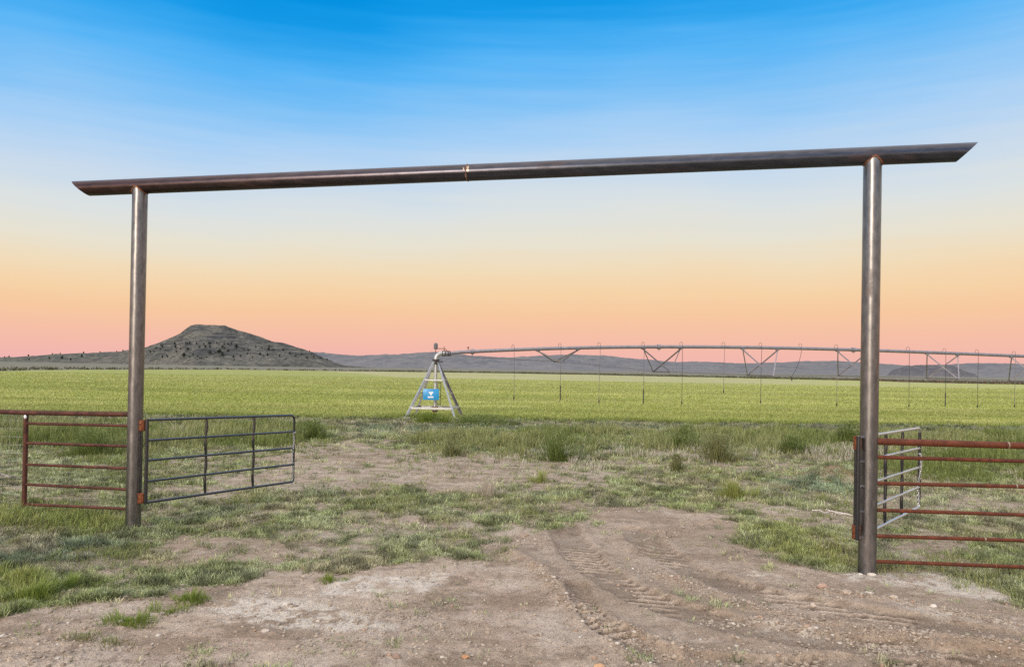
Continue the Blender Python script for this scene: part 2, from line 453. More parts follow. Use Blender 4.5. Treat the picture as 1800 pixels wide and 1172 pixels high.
base = mixa(base, col3(.22, .165, .125), sst(.58, .72, n3)*.55)
base = mixa(base, col3(.40, .30, .235), sst(.5, .75, fbm(GX*.8, GY*.8, 87, 3))*.45)
base = mixa(base, col3(.46, .36, .27), gridge*.5)
base = mixa(base, col3(.40, .24, .16), np.clip(gheap*1.2, 0, 1))
lit = fbm(GX*1.6, GY*3.4, 89, 4)
base = mixa(base, col3(.25, .19, .135), sst(.58, .66, lit)*.6*(1-.5*sst(20, 35, GY)))
base = mixa(base, col3(.55, .47, .38), sst(.42, .34, lit)*.5)
wh = gz_['white']*sst(.40, .55, n2*.35+n3*.65)
base = mixa(base, col3(.66, .61, .52), wh*.8)
dist_ = sst(-.25, .25, sdf(GX, GY, poly([(880, 955), (960, 920), (1110, 898), (1300, 925), (1420, 1000), (1650, 1050), (2000, 1110), (2600, 1200), (2600, 1500), (1150, 1500), (1040, 1110), (960, 1020)])) + (n2-.5)*.6)
base = mixa(base, col3(.33, .26, .195), dist_*(.35+.35*sst(.4, .6, n1))*(1-wh*.6))
base = mixa(base, col3(.56, .46, .36), np.clip(-gdark*2.2, 0, 1)*.6)  # tread crests painted pale, as if catching the light
base = mixa(base, col3(.13, .098, .072), np.clip(gdark, 0, 1)*.85)  # darker rut soil, with groove shade painted in
under = mixa(col3(.24, .22, .14), col3(.13, .15, .065), sst(.3, .7, n2))
under = mixa(under, col3(.40, .36, .26), gz_['straw']*.8)
base = mixa(base, under, gcov*.75*(1-gz_['road']))
# beyond the crop: dry sage plain
plainc = mixa(col3(.165, .17, .125), col3(.215, .205, .16), fbm(GX*.004, GY*.02, 91, 4))
base = mixa(base, plainc, sst(120, 200, GY))
nr, nc = GX.shape
ii = np.arange(nr*nc).reshape(nr, nc)
quads = np.stack([ii[:-1, :-1], ii[:-1, 1:], ii[1:, 1:], ii[1:, :-1]], -1).reshape(-1, 4)
m_ground, n, l, bs = new_mat('soil')
at = n.new('ShaderNodeAttribute'); at.attribute_name = 'col'
co = objco(n)
a = noise(n, l, co, 38, 6, .7); b_ = noise(n, l, co, 7, 5, .6); v = n.new('ShaderNodeTexVoronoi'); v.inputs['Scale'].default_value = 60; l.new(co, v.inputs['Vector'])
c1 = mixc(n, l, .8, at.outputs['Color'], rampn(n, l, a, [(.30, (.52, .50, .48)), (.48, (1, 1, 1)), (.72, (1.4, 1.38, 1.35))]), 'MULTIPLY')
c2 = mixc(n, l, .6, c1, rampn(n, l, b_, [(.3, (.72, .70, .68)), (.7, (1.22, 1.20, 1.18))]), 'MULTIPLY')
l.new(c2, bs.inputs['Base Color']); bs.inputs['Roughness'].default_value = .95; bs.inputs['Specular IOR Level'].default_value = .15
hh = n.new('ShaderNodeMath'); hh.operation = 'ADD'; l.new(a, hh.inputs[0]); l.new(v.outputs['Distance'], hh.inputs[1])
bump(n, l, bs, hh.outputs[0], .8, .02)
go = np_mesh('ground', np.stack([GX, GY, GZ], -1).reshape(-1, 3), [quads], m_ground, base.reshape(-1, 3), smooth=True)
tag(go, 'bare rutted soil and weedy verge of the field entrance', kind='structure')
_gi = {}
def gz_at(X, Y):
    """height of the ground sheet by bilinear lookup"""
    r = np.interp(Y, ra, np.arange(len(ra))); wd = np.where(Y > 5, Y, 5+(5-Y)*.8); c = np.interp(X/wd, ca, np.arange(len(ca)))
    r0 = np.clip(r.astype(int), 0, nr-2); c0 = np.clip(c.astype(int), 0, nc-2); fr, fc = r-r0, c-c0
    return (GZ[r0, c0]*(1-fr)*(1-fc)+GZ[r0+1, c0]*fr*(1-fc)+GZ[r0, c0+1]*(1-fr)*fc+GZ[r0+1, c0+1]*fr*fc)
def gz1(x, y): return float(gz_at(np.array([x], float), np.array([y], float))[0])

# ------------------------------------------------------------------ crop circle
far_px = [(-700, 19, ), (0, 19), (100, 15.6), (230, 12.5), (400, 10), (560, 9.3), (700, 8.6), (900, 8), (1100, 8.5), (1300, 9.7), (1500, 10.6), (1600, 12), (1800, 13), (2500, 20)]
def far_edge(u):
    us = np.array([(p[0]-900)/F for p in far_px]); ds = np.array([2.62*F/p[1] for p in far_px])
    return np.interp(u, us, ds)
tan_px = [(-700, 15), (0, 15), (230, 10), (400, 8.6), (540, 9), (600, 12), (700, 19), (900, 19), (1100, 20.5), (1300, 21.7), (1500, 21.6), (1800, 24), (2500, 30)]
def tan_edge(u):
    us = np.array([(p[0]-900)/F for p in tan_px]); ds = np.array([2.62*F/p[1] for p in tan_px])
    return np.interp(u, us, ds)
uu = np.concatenate([-np.geomspace(.9, 4, 20)[::-1][:-1], np.linspace(-.9, .9, 420), np.geomspace(.9, 4, 20)[1:]])
tt = np.linspace(0, 1, 150)**1.0
FU, FT = np.meshgrid(uu, tt)
near = 39.0/(1-.055*np.clip(FU, -1.5, 1.5)); fe = np.maximum(far_edge(FU), 60)
FD = near*(fe/near)**FT
FX = FU*FD
FZ = gz_at(FX, FD)*0 - .15 + .05 + (fbm(FX*.05, FD*.05, 101, 3)-.5)*.25*sst(60, 150, FD) + .06*sst(0, .02, FT)
FZ = np.maximum(FZ, -.13)
edge = sst(0, .03, FT)*sst(1, .98, FT)
FZ = lerp(-.30, FZ, edge)
s1 = fbm(FX*.015, FD*.06, 103, 4); s2 = fbm(FX*.06, FD*.25, 105, 4); s3 = fbm(FX*.25, FD*1.0, 107, 3)
fc = mixa(col3(.30, .33, .085), col3(.37, .385, .12), sst(.35, .65, s1*.55+s2*.45))
fc = mixa(fc, col3(.25, .29, .06), sst(.56, .74, s2)*.6)
fc = mixa(fc, col3(.29, .33, .075), sst(.55, .75, s3)*.4)
tanm = sst(-.04, .05, np.log(FD/tan_edge(FU)) + (s1-.5)*.35*sst(.1, .4, FU) + (s2-.5)*.1)
tc_ = mixa(col3(.44, .41, .21), col3(.38, .385, .16), sst(.4, .6, s2))
tc_ = mixa(tc_, col3(.40, .42, .13), (sst(.45, .55, s1)*sst(.2, .45, FU)))
fc = mixa(fc, tc_, tanm)
nr2, nc2 = FX.shape
i2 = np.arange(nr2*nc2).reshape(nr2, nc2)
q2 = np.stack([i2[:-1, :-1], i2[:-1, 1:], i2[1:, 1:], i2[1:, :-1]], -1).reshape(-1, 4)
m_field, n, l, bs = new_mat('young_grain')
at = n.new('ShaderNodeAttribute'); at.attribute_name = 'col'; co = objco(n)
a = noise(n, l, co, .35, 7, .65, (1, 3, 1)); b_ = noise(n, l, co, 3.0, 5, .65)
c1 = mixc(n, l, .8, at.outputs['Color'], rampn(n, l, a, [(.3, (.62, .68, .6)), (.7, (1.3, 1.27, 1.3))]), 'MULTIPLY')
c2 = mixc(n, l, .7, c1, rampn(n, l, b_, [(.3, (.72, .74, .7)), (.7, (1.2, 1.18, 1.2))]), 'MULTIPLY')
l.new(c2, bs.inputs['Base Color']); bs.inputs['Roughness'].default_value = .8; bs.inputs['Specular IOR Level'].default_value = .2
bump(n, l, bs, b_, 1.0, .12)
fo = np_mesh('crop_field', np.stack([FX, FD, FZ], -1).reshape(-1, 3), [q2], m_field, fc.reshape(-1, 3), smooth=True)
tag(fo, 'flat green field of young grain reaching to the hills', kind='structure')

# ------------------------------------------------------------------ butte, ridges and far hills
def hill_mat(name, k=1.0):
    m, n, l, bs = new_mat(name)
    at = n.new('ShaderNodeAttribute'); at.attribute_name = 'col'; co = objco(n)
    a = noise(n, l, co, .02, 8, .7, (1, 1, 4)); b_ = noise(n, l, co, .16, 5, .7, (1, .5, 2))
    c = mixc(n, l, .8*k, at.outputs['Color'], rampn(n, l, a, [(.3, (.78, .78, .8)), (.7, (1.22, 1.2, 1.15))]), 'MULTIPLY')
    c = mixc(n, l, .8*k, c, rampn(n, l, b_, [(.40, (.45, .48, .5)), (.52, (1, 1, 1)), (.65, (1.2, 1.2, 1.15))]), 'MULTIPLY')
    l.new(c, bs.inputs['Base Color']); bs.inputs['Roughness'].default_value = 1; bs.inputs['Specular IOR Level'].default_value = 0
    return m
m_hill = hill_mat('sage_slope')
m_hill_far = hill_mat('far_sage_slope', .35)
def hill(name, label, prof, D, depth, front_p, relief, c_lo, c_hi, c_rock, seed, ncol=500, nrow=60, terr=0, mat=None):
    pts = [P(x, y, D) for x, y in prof]
    xs = np.array([p.x for p in pts]); zs = np.array([p.z for p in pts])+.15
    X = np.linspace(xs[0], xs[-1], ncol); T = np.linspace(-1, 1, nrow)
    XX, TT = np.meshgrid(X, T)
    H = np.interp(XX, xs, zs); H = np.maximum(H, 0)
    ends = sst(0, .04, (XX-xs[0])/(xs[-1]-xs[0]))*sst(1, .96, (XX-xs[0])/(xs[-1]-xs[0]))
    W = depth*(.35+.65*np.clip(H/zs.max(), 0, 1))
    Y = D + TT*W
    s = np.where(TT < 0, np.clip(1-np.abs(TT)**front_p, 0, 1), np.clip(1-TT**2, 0, 1))
    L = relief*6
    nz_ = fbm(XX/L, Y/L, seed, 5)-.5
    Zh = H*s*ends
    Zh = Zh + nz_*relief*2*np.minimum(1, Zh/(relief*2+.01))*np.where(np.abs(TT) < .06, .65, 1)
    if terr:
        q = Zh/terr; Zh = lerp(Zh, (np.floor(q)+sst(.55, 1, q-np.floor(q)))*terr, sst(.3, .6, Zh/zs.max())*.35*(1-np.exp(-(TT/.15)**2)))
    XX = XX + (Y-D)*(XX.mean()*.35+xs[np.argmax(zs)]*.65)/D
    Zh = Zh-.45-1.5*(np.abs(TT) > .985)
    sl = np.gradient(Zh, axis=0)/np.maximum(np.gradient(Y, axis=0), 1e-3)
    nn = fbm(XX/(L*.8), Zh/(relief*.35)+nz_*3, seed+9, 4)
    c = mixa(c_lo, c_hi, sst(.3, .7, fbm(XX/L*1.5, Y/L*1.5, seed+3, 4)))
    c = mixa(c, c_rock, sst(.50, .66, nn)*.7*sst(.08, .3, Zh/zs.max()))
    c = mixa(c, c_rock, sst(.35, .9, np.abs(sl))*.5)
    a_, b2 = Zh.shape; k = np.arange(a_*b2).reshape(a_, b2)
    q = np.stack([k[:-1, :-1], k[:-1, 1:], k[1:, 1:], k[1:, :-1]], -1).reshape(-1, 4)
    o = np_mesh(name, np.stack([XX, Y, Zh], -1).reshape(-1, 3), [q], mat or m_hill, c.reshape(-1, 3), smooth=True)
    tag(o, label, kind='structure')
    kx = ((xs[0]+xs[-1])/2*.35+xs[np.argmax(zs)]*.65)/D
    def zat(x, t):
        y0_ = D
        for _ in range(3):
            xq = x-(y0_-D)*kx; y0_, zz_ = zat0(xq, t)
        return y0_, zz_
    def zat0(x, t):
        c_ = np.clip(np.interp(x, X, np.arange(ncol)), 0, ncol-1.001); r_ = np.clip((t+1)/2*(nrow-1), 0, nrow-1.001)
        i, j = int(r_), int(c_); fi, fj = r_-i, c_-j
        z_ = Zh[i, j]*(1-fi)*(1-fj)+Zh[i+1, j]*fi*(1-fj)+Zh[i, j+1]*(1-fi)*fj+Zh[i+1, j+1]*fi*fj
        y_ = Y[i, j]*(1-fi)*(1-fj)+Y[i+1, j]*fi*(1-fj)+Y[i, j+1]*(1-fi)*fj+Y[i+1, j+1]*fi*fj
        return y_, z_
    return o, zat
butte, zat_b = hill('butte', 'flat topped grey butte dotted with junipers beyond the field',
    [(60, 640), (100, 638), (140, 632), (180, 624), (215, 618), (260, 609), (300, 593), (315, 586), (325, 578.5), (335, 572), (345, 569.5), (365, 570), (395, 572), (408, 577), (440, 585), (465, 594), (485, 600), (510, 608), (530, 613), (545, 618.5), (560, 625), (580, 634), (600, 641), (640, 645), (700, 649)],
    1350, 260, 1.15, 4.5, col3(.105, .108, .098), col3(.155, .152, .132), col3(.05, .054, .064), 201, 620, 150, terr=7)
ridge, zat_r = hill('low_ridge', 'low grey green ridge left of the butte',
    [(-900, 625), (-500, 622), (-200, 627), (0, 628), (50, 626), (100, 622), (150, 620.5), (200, 618.5), (240, 618), (300, 622), (360, 632), (420, 642), (500, 648)],
    1700, 420, 1.3, 3.0, col3(.12, .125, .108), col3(.165, .165, .14), col3(.075, .08, .082), 211, 420, 60)
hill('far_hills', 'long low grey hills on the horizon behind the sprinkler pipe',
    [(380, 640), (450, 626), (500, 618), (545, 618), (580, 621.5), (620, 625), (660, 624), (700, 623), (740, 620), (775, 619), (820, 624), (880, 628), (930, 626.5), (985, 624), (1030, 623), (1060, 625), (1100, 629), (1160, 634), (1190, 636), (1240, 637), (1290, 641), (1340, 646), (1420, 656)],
    3600, 1100, 1.2, 8, col3(.175, .18, .19), col3(.215, .213, .212), col3(.13, .14, .16), 221, 600, 70, mat=m_hill_far)  # distance haze put into these blue-grey tones, as for far_ridge
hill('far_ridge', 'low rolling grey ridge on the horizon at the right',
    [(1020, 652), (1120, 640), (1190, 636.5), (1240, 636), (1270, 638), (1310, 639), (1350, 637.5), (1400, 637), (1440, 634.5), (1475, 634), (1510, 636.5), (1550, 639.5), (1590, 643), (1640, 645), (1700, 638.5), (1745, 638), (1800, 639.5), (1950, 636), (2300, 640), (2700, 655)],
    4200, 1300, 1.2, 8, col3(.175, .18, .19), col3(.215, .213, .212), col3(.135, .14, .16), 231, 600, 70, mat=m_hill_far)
hill('mesa', 'small dark flat mesa on the horizon behind the right post',
    [(1560, 655), (1572, 649), (1595, 642.5), (1620, 641), (1660, 640.5), (1675, 642), (1690, 649), (1705, 655), (1720, 658)],
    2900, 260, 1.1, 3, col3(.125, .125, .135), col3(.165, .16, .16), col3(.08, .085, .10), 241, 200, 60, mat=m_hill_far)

# ------------------------------------------------------------------ metal materials
m_post = rusty('mill_steel_post', (.215, .215, .22), (.14, .105, .085), .66, rough=.33, metal=.92, scale=2.2, stretch=(1.5, 1.5, .5), b=.12, rough_rust=.7)
m_beam = rusty('mill_steel_beam', (.066, .075, .098), (.075, .036, .027), .68, rough=.28, metal=.8, scale=1.6, stretch=(.35, 2, 2), b=.12, rough_rust=.6, side=(-6.5, 1.5))
m_weld = rusty('burnt_weld', (.33, .15, .07), (.20, .06, .025), .5, rough=.6, metal=.3, scale=30)
m_weld_raw = plain('ground_weld', (.42, .34, .24), .35, .6, scale=60)
m_rust = rusty('rusted_pipe', (.17, .043, .014), (.095, .025, .011), .5, rough=.62, metal=.15, scale=7, stretch=(1, 1, 1), b=.5, rough_rust=.85)
m_rust_d = rusty('dark_rusted_pipe', (.125, .036, .019), (.065, .022, .014), .5, rough=.6, metal=.15, scale=6, b=.5)
m_hinge = rusty('orange_rust_plate', (.26, .075, .015), (.12, .03, .01), .5, rough=.8, scale=25)
m_gate = plain('black_gate_paint', (.009, .011, .017), .25, 0, scale=8, b=0)
m_gate.node_tree.nodes['Principled BSDF'].inputs['Specular IOR Level'].default_value = .9
m_gate.node_tree.nodes['Principled BSDF'].inputs['Coat Weight'].default_value = .35
m_gate.node_tree.nodes['Principled BSDF'].inputs['Coat Roughness'].default_value = .12
m_gate2 = plain('pale_shiny_gate_tube', (.66, .66, .68), .3, .9, scale=8, b=0)  # much paler and more metallic than the black gate
m_chain = plain('zinc_chain', (.62, .62, .60), .35, .7, scale=30)
m_galv = plain('galvanised_steel', (.52, .53, .52), .45, .55, var=.2, scale=9)
m_galv_d = plain('dark_galvanised_steel', (.26, .25, .275), .5, .4, var=.18, scale=5)
m_dark = plain('dark_iron', (.05, .045, .045), .6, .3)
m_rod = plain('truss_rod_steel', (.16, .155, .16), .5, .5)
m_hose = plain('black_hose', (.03, .03, .03), .55)
m_concrete = plain('pad_concrete', (.46, .44, .40), .9, var=.2, scale=6)
m_blue = plain('blue_enamel', (.03, .32, .66), .35, var=.10, scale=3, b=0)
m_white = plain('white_enamel', (.80, .84, .86), .4, var=.03, b=0)
m_cover = plain('dull_grey_cover', (.13, .13, .14), .6, 0, scale=6)
m_brown = plain('brown_flange', (.16, .08, .05), .8)

# ------------------------------------------------------------------ gateway: two posts and a crossbeam
RP, RB = .109, .1155
XL, YL, XR, YR = POST_L.x, POST_L.y, POST_R.x, POST_R.y
YL, YR = 11.5, 9.62
XL, XR = P(234, 921, YL).x, P(1524, 1006, YR).x
bl, br = P(246.5, 327.5, YL), P(1534, 274.5, YR)
XL, XR = (XL+bl.x)/2, (XR+br.x)/2
bl = Vector((bl.x, YL, bl.z)); br = Vector((br.x, YR, br.z))
gw = empty('gateway', ((XL+XR)/2, (YL+YR)/2, 0), 'tall dark steel pipe gateway of two posts and one long crossbeam spanning the dirt entrance', 'gateway')
bd = (br-bl).normalized()
for (x, y, px, py, topv) in ((XL, YL, 234, 921, bl), (XR, YR, 1524, 1006, br)):
    bm = bmesh.new()
    g = gz1(x, y)
    base_x = P(px, py, y).x
    b0 = Vector((base_x, y, g-.25)); b1 = Vector((topv.x, y, topv.z))
    # coped pipe top: the pipe runs up to the beam's axis at the sides
    N = 40; K = 30
    rings = []
    for k in range(K+1):
        t = k/K
        ring = []
        for j in range(N):
            a = 2*math.pi*j/N
            rx, ry = math.cos(a)*RP, math.sin(a)*RP
            dx = rx*(-bd.y)+ry*bd.x            # offset across the beam
            cope = math.sqrt(max(RB**2-dx*dx, 0))
            p = b0.lerp(b1, t)
            zt = b1.z - cope*.985
            z = b0.z + (zt-b0.z)*t
            ring.append(bm.verts.new((p.x+rx, p.y+ry, z)))
        rings.append(ring)
    for a_, b_ in zip(rings, rings[1:]):
        for j in range(N): bm.faces.new((a_[j], a_[(j+1) % N], b_[(j+1) % N], b_[j]))
    post = obj('post', bm, m_post, gw)
    # weld bead following the cope
    bm = bmesh.new(); pts = []
    for j in range(49):
        a = 2*math.pi*j/48
        rx, ry = math.cos(a)*(RP+.003), math.sin(a)*(RP+.003)
        dx = rx*(-bd.y)+ry*bd.x; cope = math.sqrt(max(RB**2-dx*dx, 0))
        pts.append(Vector((topv.x+rx, y+ry, topv.z-cope*.985+.002)) + Vector((random.uniform(-1, 1), random.uniform(-1, 1), random.uniform(-1, 1)))*.0015)
    tube(bm, pts, .011, 8, False, radii=[random.uniform(.009, .014) for _ in pts])
    obj('weld_bead', bm, m_weld, post)
    if px > 1000: post['label'] = 'smooth dark grey post nearest the camera with a pale streak'
tipL = P(130, 320, YL+.25); tipR = P(1718, 251.5, YR-.27)
def on_beam(px):    # parameter along the beam at a pixel column
    lo, hi = -3.0, 14.0
    for _ in range(60):
        m_ = (lo+hi)/2; q = bl+bd*m_-Vector((0, 0, CAMZ))
        x = 900+F*(q.dot(cr)/q.dot(cf))
        if x < px: lo = m_
        else: hi = m_
    return lo
a0t, a0b, a1t, a1b = on_beam(129), on_beam(157), on_beam(1718), on_beam(1681)
bm = bmesh.new()
up_ = (VZ-bd*bd.z).normalized(); sd_ = bd.cross(up_).normalized()
N = 48; K = 60
rings = []
for k in range(K+1):
    t = k/K; ring = []
    for j in range(N):
        a = 2*math.pi*j/N; h = math.sin(a)
        s0 = lerp(a0b, a0t, (h+1)/2); s1_ = lerp(a1b, a1t, (h+1)/2)
        ring.append(bm.verts.new(bl+bd*lerp(s0, s1_, t)+up_*(h*RB)+sd_*(math.cos(a)*RB)))
    rings.append(ring)
for a_, b_ in zip(rings, rings[1:]):
    for j in range(N): bm.faces.new((a_[j], b_[j], b_[(j+1) % N], a_[(j+1) % N]))
# pipe wall thickness and bore at both cut ends
for ring, s in ((rings[0], 1), (rings[-1], -1)):
    cen = sum((v.co for v in ring), Vector())/N
    inner = [bm.verts.new(cen+(v.co-cen)*.93) for v in ring]
    deep = [bm.verts.new(cen+(v.co-cen)*.93+bd*s*.5) for v in ring]
    for j in range(N):
        q = (j+1) % N
        bm.faces.new((ring[j], ring[q], inner[q], inner[j])); bm.faces.new((inner[j], inner[q], deep[q], deep[j]))
bmesh.ops.recalc_face_normals(bm, faces=bm.faces)
beam = obj('crossbeam', bm, m_beam, gw); beam['label'] = 'long dark crossbeam with slanted ends, browner at the left'
# butt weld near the middle and its ground patch
sm_ = on_beam(822)
bm = bmesh.new()
tube(bm, [bl+bd*sm_+up_*(math.sin(a)*(RB+.001))+sd_*(math.cos(a)*(RB+.001)) for a in [2*math.pi*j/40 for j in range(41)]], .007, 8, False, radii=[random.uniform(.004, .009) for _ in range(41)])
obj('weld_bead', bm, m_weld, beam)
for (da, db, sa_, sb) in ((-.045, -.012, .0, .42), (.008, .05, -.1, .62), (-.02, .015, -.8, -.35)):
    bm = bmesh.new()
    for i in range(5):
        t0, t1 = sa_+(sb-sa_)*i/5, sa_+(sb-sa_)*(i+1)/5
        vs = []
        for (s, t) in ((da+random.uniform(0, .012), t0), (db-random.uniform(0, .012), t0), (db-random.uniform(0, .012), t1), (da+random.uniform(0, .012), t1)):
            c_, s_ = math.cos(t), math.sin(t)
            face = sd_ if sd_.y < 0 else -sd_
            vs.append(bm.verts.new(bl+bd*(sm_+s)+up_*(s_*(RB+.003))+face*(c_*(RB+.003))))
        bm.faces.new(vs)
    bmesh.ops.remove_doubles(bm, verts=bm.verts, dist=.0125)
    bmesh.ops.solidify(bm, geom=bm.faces[:], thickness=.002)
    obj('ground_weld_patch', bm, m_weld_raw, beam)

# hinge plates welded to the posts
def hinge(px0, px1, py0, py1, D, name_parent):
    a, b = P(px0, (py0+py1)/2, D), P(px1, (py0+py1)/2, D)
    zt, zb = P((px0+px1)/2, py0, D).z, P((px0+px1)/2, py1, D).z
    bm = bmesh.new()
    box(bm, ((a.x+b.x)/2, D, (zt+zb)/2), VX, VY, VZ, abs(b.x-a.x), .07, zt-zb, .008)
    h = obj('hinge', bm, m_hinge, name_parent)
    for dz in (-.25, .25):
        bm = bmesh.new()
        tube(bm, [((a.x+b.x)/2, D-.042, (zt+zb)/2+dz*(zt-zb)), ((a.x+b.x)/2, D-.030, (zt+zb)/2+dz*(zt-zb))], .014, 6)
        obj('bolt', bm, m_weld, h)

# ------------------------------------------------------------------ the two tube gates
def tube_gate(label, hx, tx, D1, D2, ys1, ys2, braces, flip, m_rail):
    """hx/tx pixel columns of hinge end and free end; ys = rail rows at each end"""
    A = [P(hx, y, D1) for y in ys1]; B = [P(tx, y, D2) for y in ys2]
    ax, ay = sum(p.x for p in A)/len(A), D1
    bx, by = sum(p.x for p in B)/len(B), D2
    hs = [((a.z+b.z)/2) for a, b in zip(A, B)]
    za = [a.z for a in A]; zb = [b.z for b in B]
    root = empty('tube_gate', (ax, ay, 0), label, 'gate', 'black tube gates swung open into the field')
    d = Vector((bx-ax, by-ay, 0)); L = d.length; d.normalize(); nrm = Vector((d.y, -d.x, 0))
    r = .021
    # outer frame: top rail, rounded far corner, end upright, bottom rail
    bm = bmesh.new()
    cr0 = .09
    top_a = Vector((ax, ay, za[0])); top_b = Vector((bx, by, zb[0])); bot_b = Vector((bx, by, zb[-1])); bot_a = Vector((ax, ay, za[-1]))
    pts = [top_a, top_b-d*cr0*1.02]
    for k in range(1, 8):
        t = k/8*math.pi/2
        pts.append(top_b-d*cr0+d*cr0*math.sin(t)-VZ*cr0*(1-math.cos(t)))
    pts += [top_b-VZ*cr0*1.02, bot_b+VZ*.06]
    for k in range(1, 5):
        t = k/5*math.pi/2
        pts.append(bot_b+VZ*.05-VZ*.05*math.sin(t)-d*.05*(1-math.cos(t)))
    pts += [bot_b-d*.06, bot_a]
    tube(bm, pts, r, 14)
    obj('frame', bm, m_rail, root)
    if m_rail is not m_gate:
        bm = bmesh.new(); tube(bm, [top_b-VZ*.05, bot_b+VZ*.03], r*1.12, 14); obj('end_upright', bm, m_gate, root)
    bm = bmesh.new(); tube(bm, [top_a+VZ*.02, bot_a-VZ*.02], r*1.25, 14)
    obj('hinge_upright', bm, m_gate, root)
    for i in range(1, len(hs)-1):
        bm = bmesh.new(); tube(bm, [Vector((ax, ay, za[i])), Vector((bx, by, zb[i]))], r*.9, 12)
        obj('rail', bm, m_rail, root)
    for s in braces:
        bm = bmesh.new()
        pts = []
        n_ = len(hs)
        zt = lerp(za[0], zb[0], s); zbm = lerp(za[-1], zb[-1], s)
        K = 32
        for k in range(K+1):
            z = lerp(zt, zbm, k/K)
            w = math.sin((k/K)*math.pi*(n_-1)+.0)
            pts.append(Vector((ax, ay, 0))+d*(L*s+.010*math.sin(k/K*math.pi*(n_-1)*1.0+.6))+VZ*z-nrm*(.024*flip))
        rr = [.017+.007*abs(math.sin(k/K*math.pi*(n_-1))) for k in range(K+1)]
        tube(bm, pts, .02, 10, True, rr)
        obj('brace', bm, m_gate, root)
    return root, Vector((ax, ay, 0)), d, L, za, zb
Dl1, Dl2 = 11.42, 14.37
g1_, A1, d1, L1, za1, zb1 = tube_gate('open black tube gate left of the dirt track, hung on the thin left post', 257.5, 516.5, Dl1, Dl2,
    (738, 774, 809, 846, 883), (729.5, 758.5, 787, 816, 846), (.355, .685), 1, m_gate)
Dr1, Dr2 = 9.52, 12.0
g2_, A2, d2, L2, za2, zb2 = tube_gate('open tube gate with pale shining rails, partly hidden behind the thick right post', 1508, 1616, Dr1, Dr2,
    (769, 812, 856, 901, 946), (752, 787.5, 821, 856, 891), (.42, .70), 1, m_gate2)
hinge(244, 255, 738, 757, YL-.03, gw); hinge(243, 254, 866, 884, YL-.03, gw)
hinge(1501.5, 1512, 766, 790, YR-.05, gw); hinge(1499, 1510, 922, 947, YR-.05, gw)
for (px, D, y0, y1) in ((249.5, YL-.02, 752, 872), (1504, YR-.05, 785, 926)):
    a = P(px, y0, D); b = P(px, y1, D); bm = bmesh.new(); tube(bm, [a, Vector((a.x, D, b.z))], .016, 12)
    obj('hinge_rod', bm, m_gate, gw)

# chains hanging from the free ends
def chain(label, A, d, L, z0_, z1_, off):
    top = A+d*(L+.0)+VZ*z0_-VY*.035
    root = empty('chain', top, label, 'chain', 'chains hanging at the free ends of the gates')
    bm = bmesh.new(); n_ = int((z0_-z1_)/.034)
    for i in range(n_):
        z = top.z-i*.034
        sway = .012*math.sin(i*.35)+off*i/n_
        c = Vector((top.x+sway, top.y-.01*math.sin(i*.23), z)); ph = (i % 2)*math.pi/2+.4+i*.05
        ex = Vector((math.cos(ph), math.sin(ph), 0)); pts = []
        for k in range(13):
            t = 2*math.pi*k/12; pts.append(c+ex*(.0125*math.cos(t))+VZ*(.024*math.sin(t)))
        tube(bm, pts, .0048, 6, False)
    obj('links', bm, m_chain, root)
    bm = bmesh.new()
    pts = [A+d*(L)+VZ*(z0_+.01)+Vector((.03*math.cos(t), .035*math.sin(t), .006*math.sin(2*t))) for t in [2*math.pi*k/14 for k in range(15)]]
    tube(bm, pts, .0055, 6, False)
    obj('loop', bm, m_chain, root)
chain('pale chain dangling down the free end of the left gate', A1, d1, L1, zb1[1]-.02, zb1[-1]-.10, -.01)
chain('pale chain dangling down the free end of the right gate behind the fence rails', A2, d2, L2, zb2[1]-.10, zb2[-1]+.0, -.03)

# ------------------------------------------------------------------ rusty pipe fences
fl = empty('pipe_fence', (-7.6, 11.8, 0), 'dark rusty pipe fence joining the left post, with an end post and five thin rails', 'fence')
pL, pM = (XL-.05, YL), (P(46, 727, 11.85).x, 11.85)
def on_l(t): return (lerp(pL[0], pM[0], t), lerp(pL[1], pM[1], t))
zL = lambda py: P(222, py, YL).z
zM = lambda py: P(50, py, 11.85).z
bm = bmesh.new(); x3, y3 = on_l(3.2); zt0, zt1 = zL(728), zM(725.2)
tube(bm, [(pL[0], pL[1], zt0), (*on_l(1), zt1), (x3, y3, zt1+.02)], .037, 16)
obj('top_rail', bm, m_rust_d, fl)
for a, b in ((748, 744), (784, 778.5), (823, 816), (860, 851), (894, 886)):
    bm = bmesh.new(); tube(bm, [(pL[0], pL[1], zL(a)), (*on_l(1), zM(b))], .0225, 12)
    obj('rail', bm, m_rust_d, fl)
for t, x in ((1, 0), (3.15, 1)):
    x_, y_ = on_l(t); bm = bmesh.new(); tube(bm, [(x_, y_, gz1(x_, y_)-.3), (x_, y_, zt1-.02)], .036, 16)
    pp = obj('fence_post', bm, m_rust_d, fl)
    bm = bmesh.new(); bmesh.ops.create_icosphere(bm, subdivisions=2, radius=.026)
    for v_ in bm.verts: v_.co = Vector((v_.co.x*.9, v_.co.y*.5, v_.co.z*1.2))*(1+random.uniform(-.12, .12))+Vector((x_+.01, y_-.038, zt1-.062))
    obj('weld_splash', bm, m_white if not x else m_weld, pp)
# woven wire beyond the end post
bm = bmesh.new()
x0_, y0_ = on_l(1.01); x1_, y1_ = on_l(3.15)
for k in range(11):
    z = .28+k*.128; tube(bm, [(x0_, y0_, z), (x1_, y1_, z)], .0016, 4)
for k in range(30):
    t = k/29; tube(bm, [(lerp(x0_, x1_, t), lerp(y0_, y1_, t), .28), (lerp(x0_, x1_, t), lerp(y0_, y1_, t), 1.57)], .0016, 4)
obj('wire_mesh', bm, m_chain, fl)

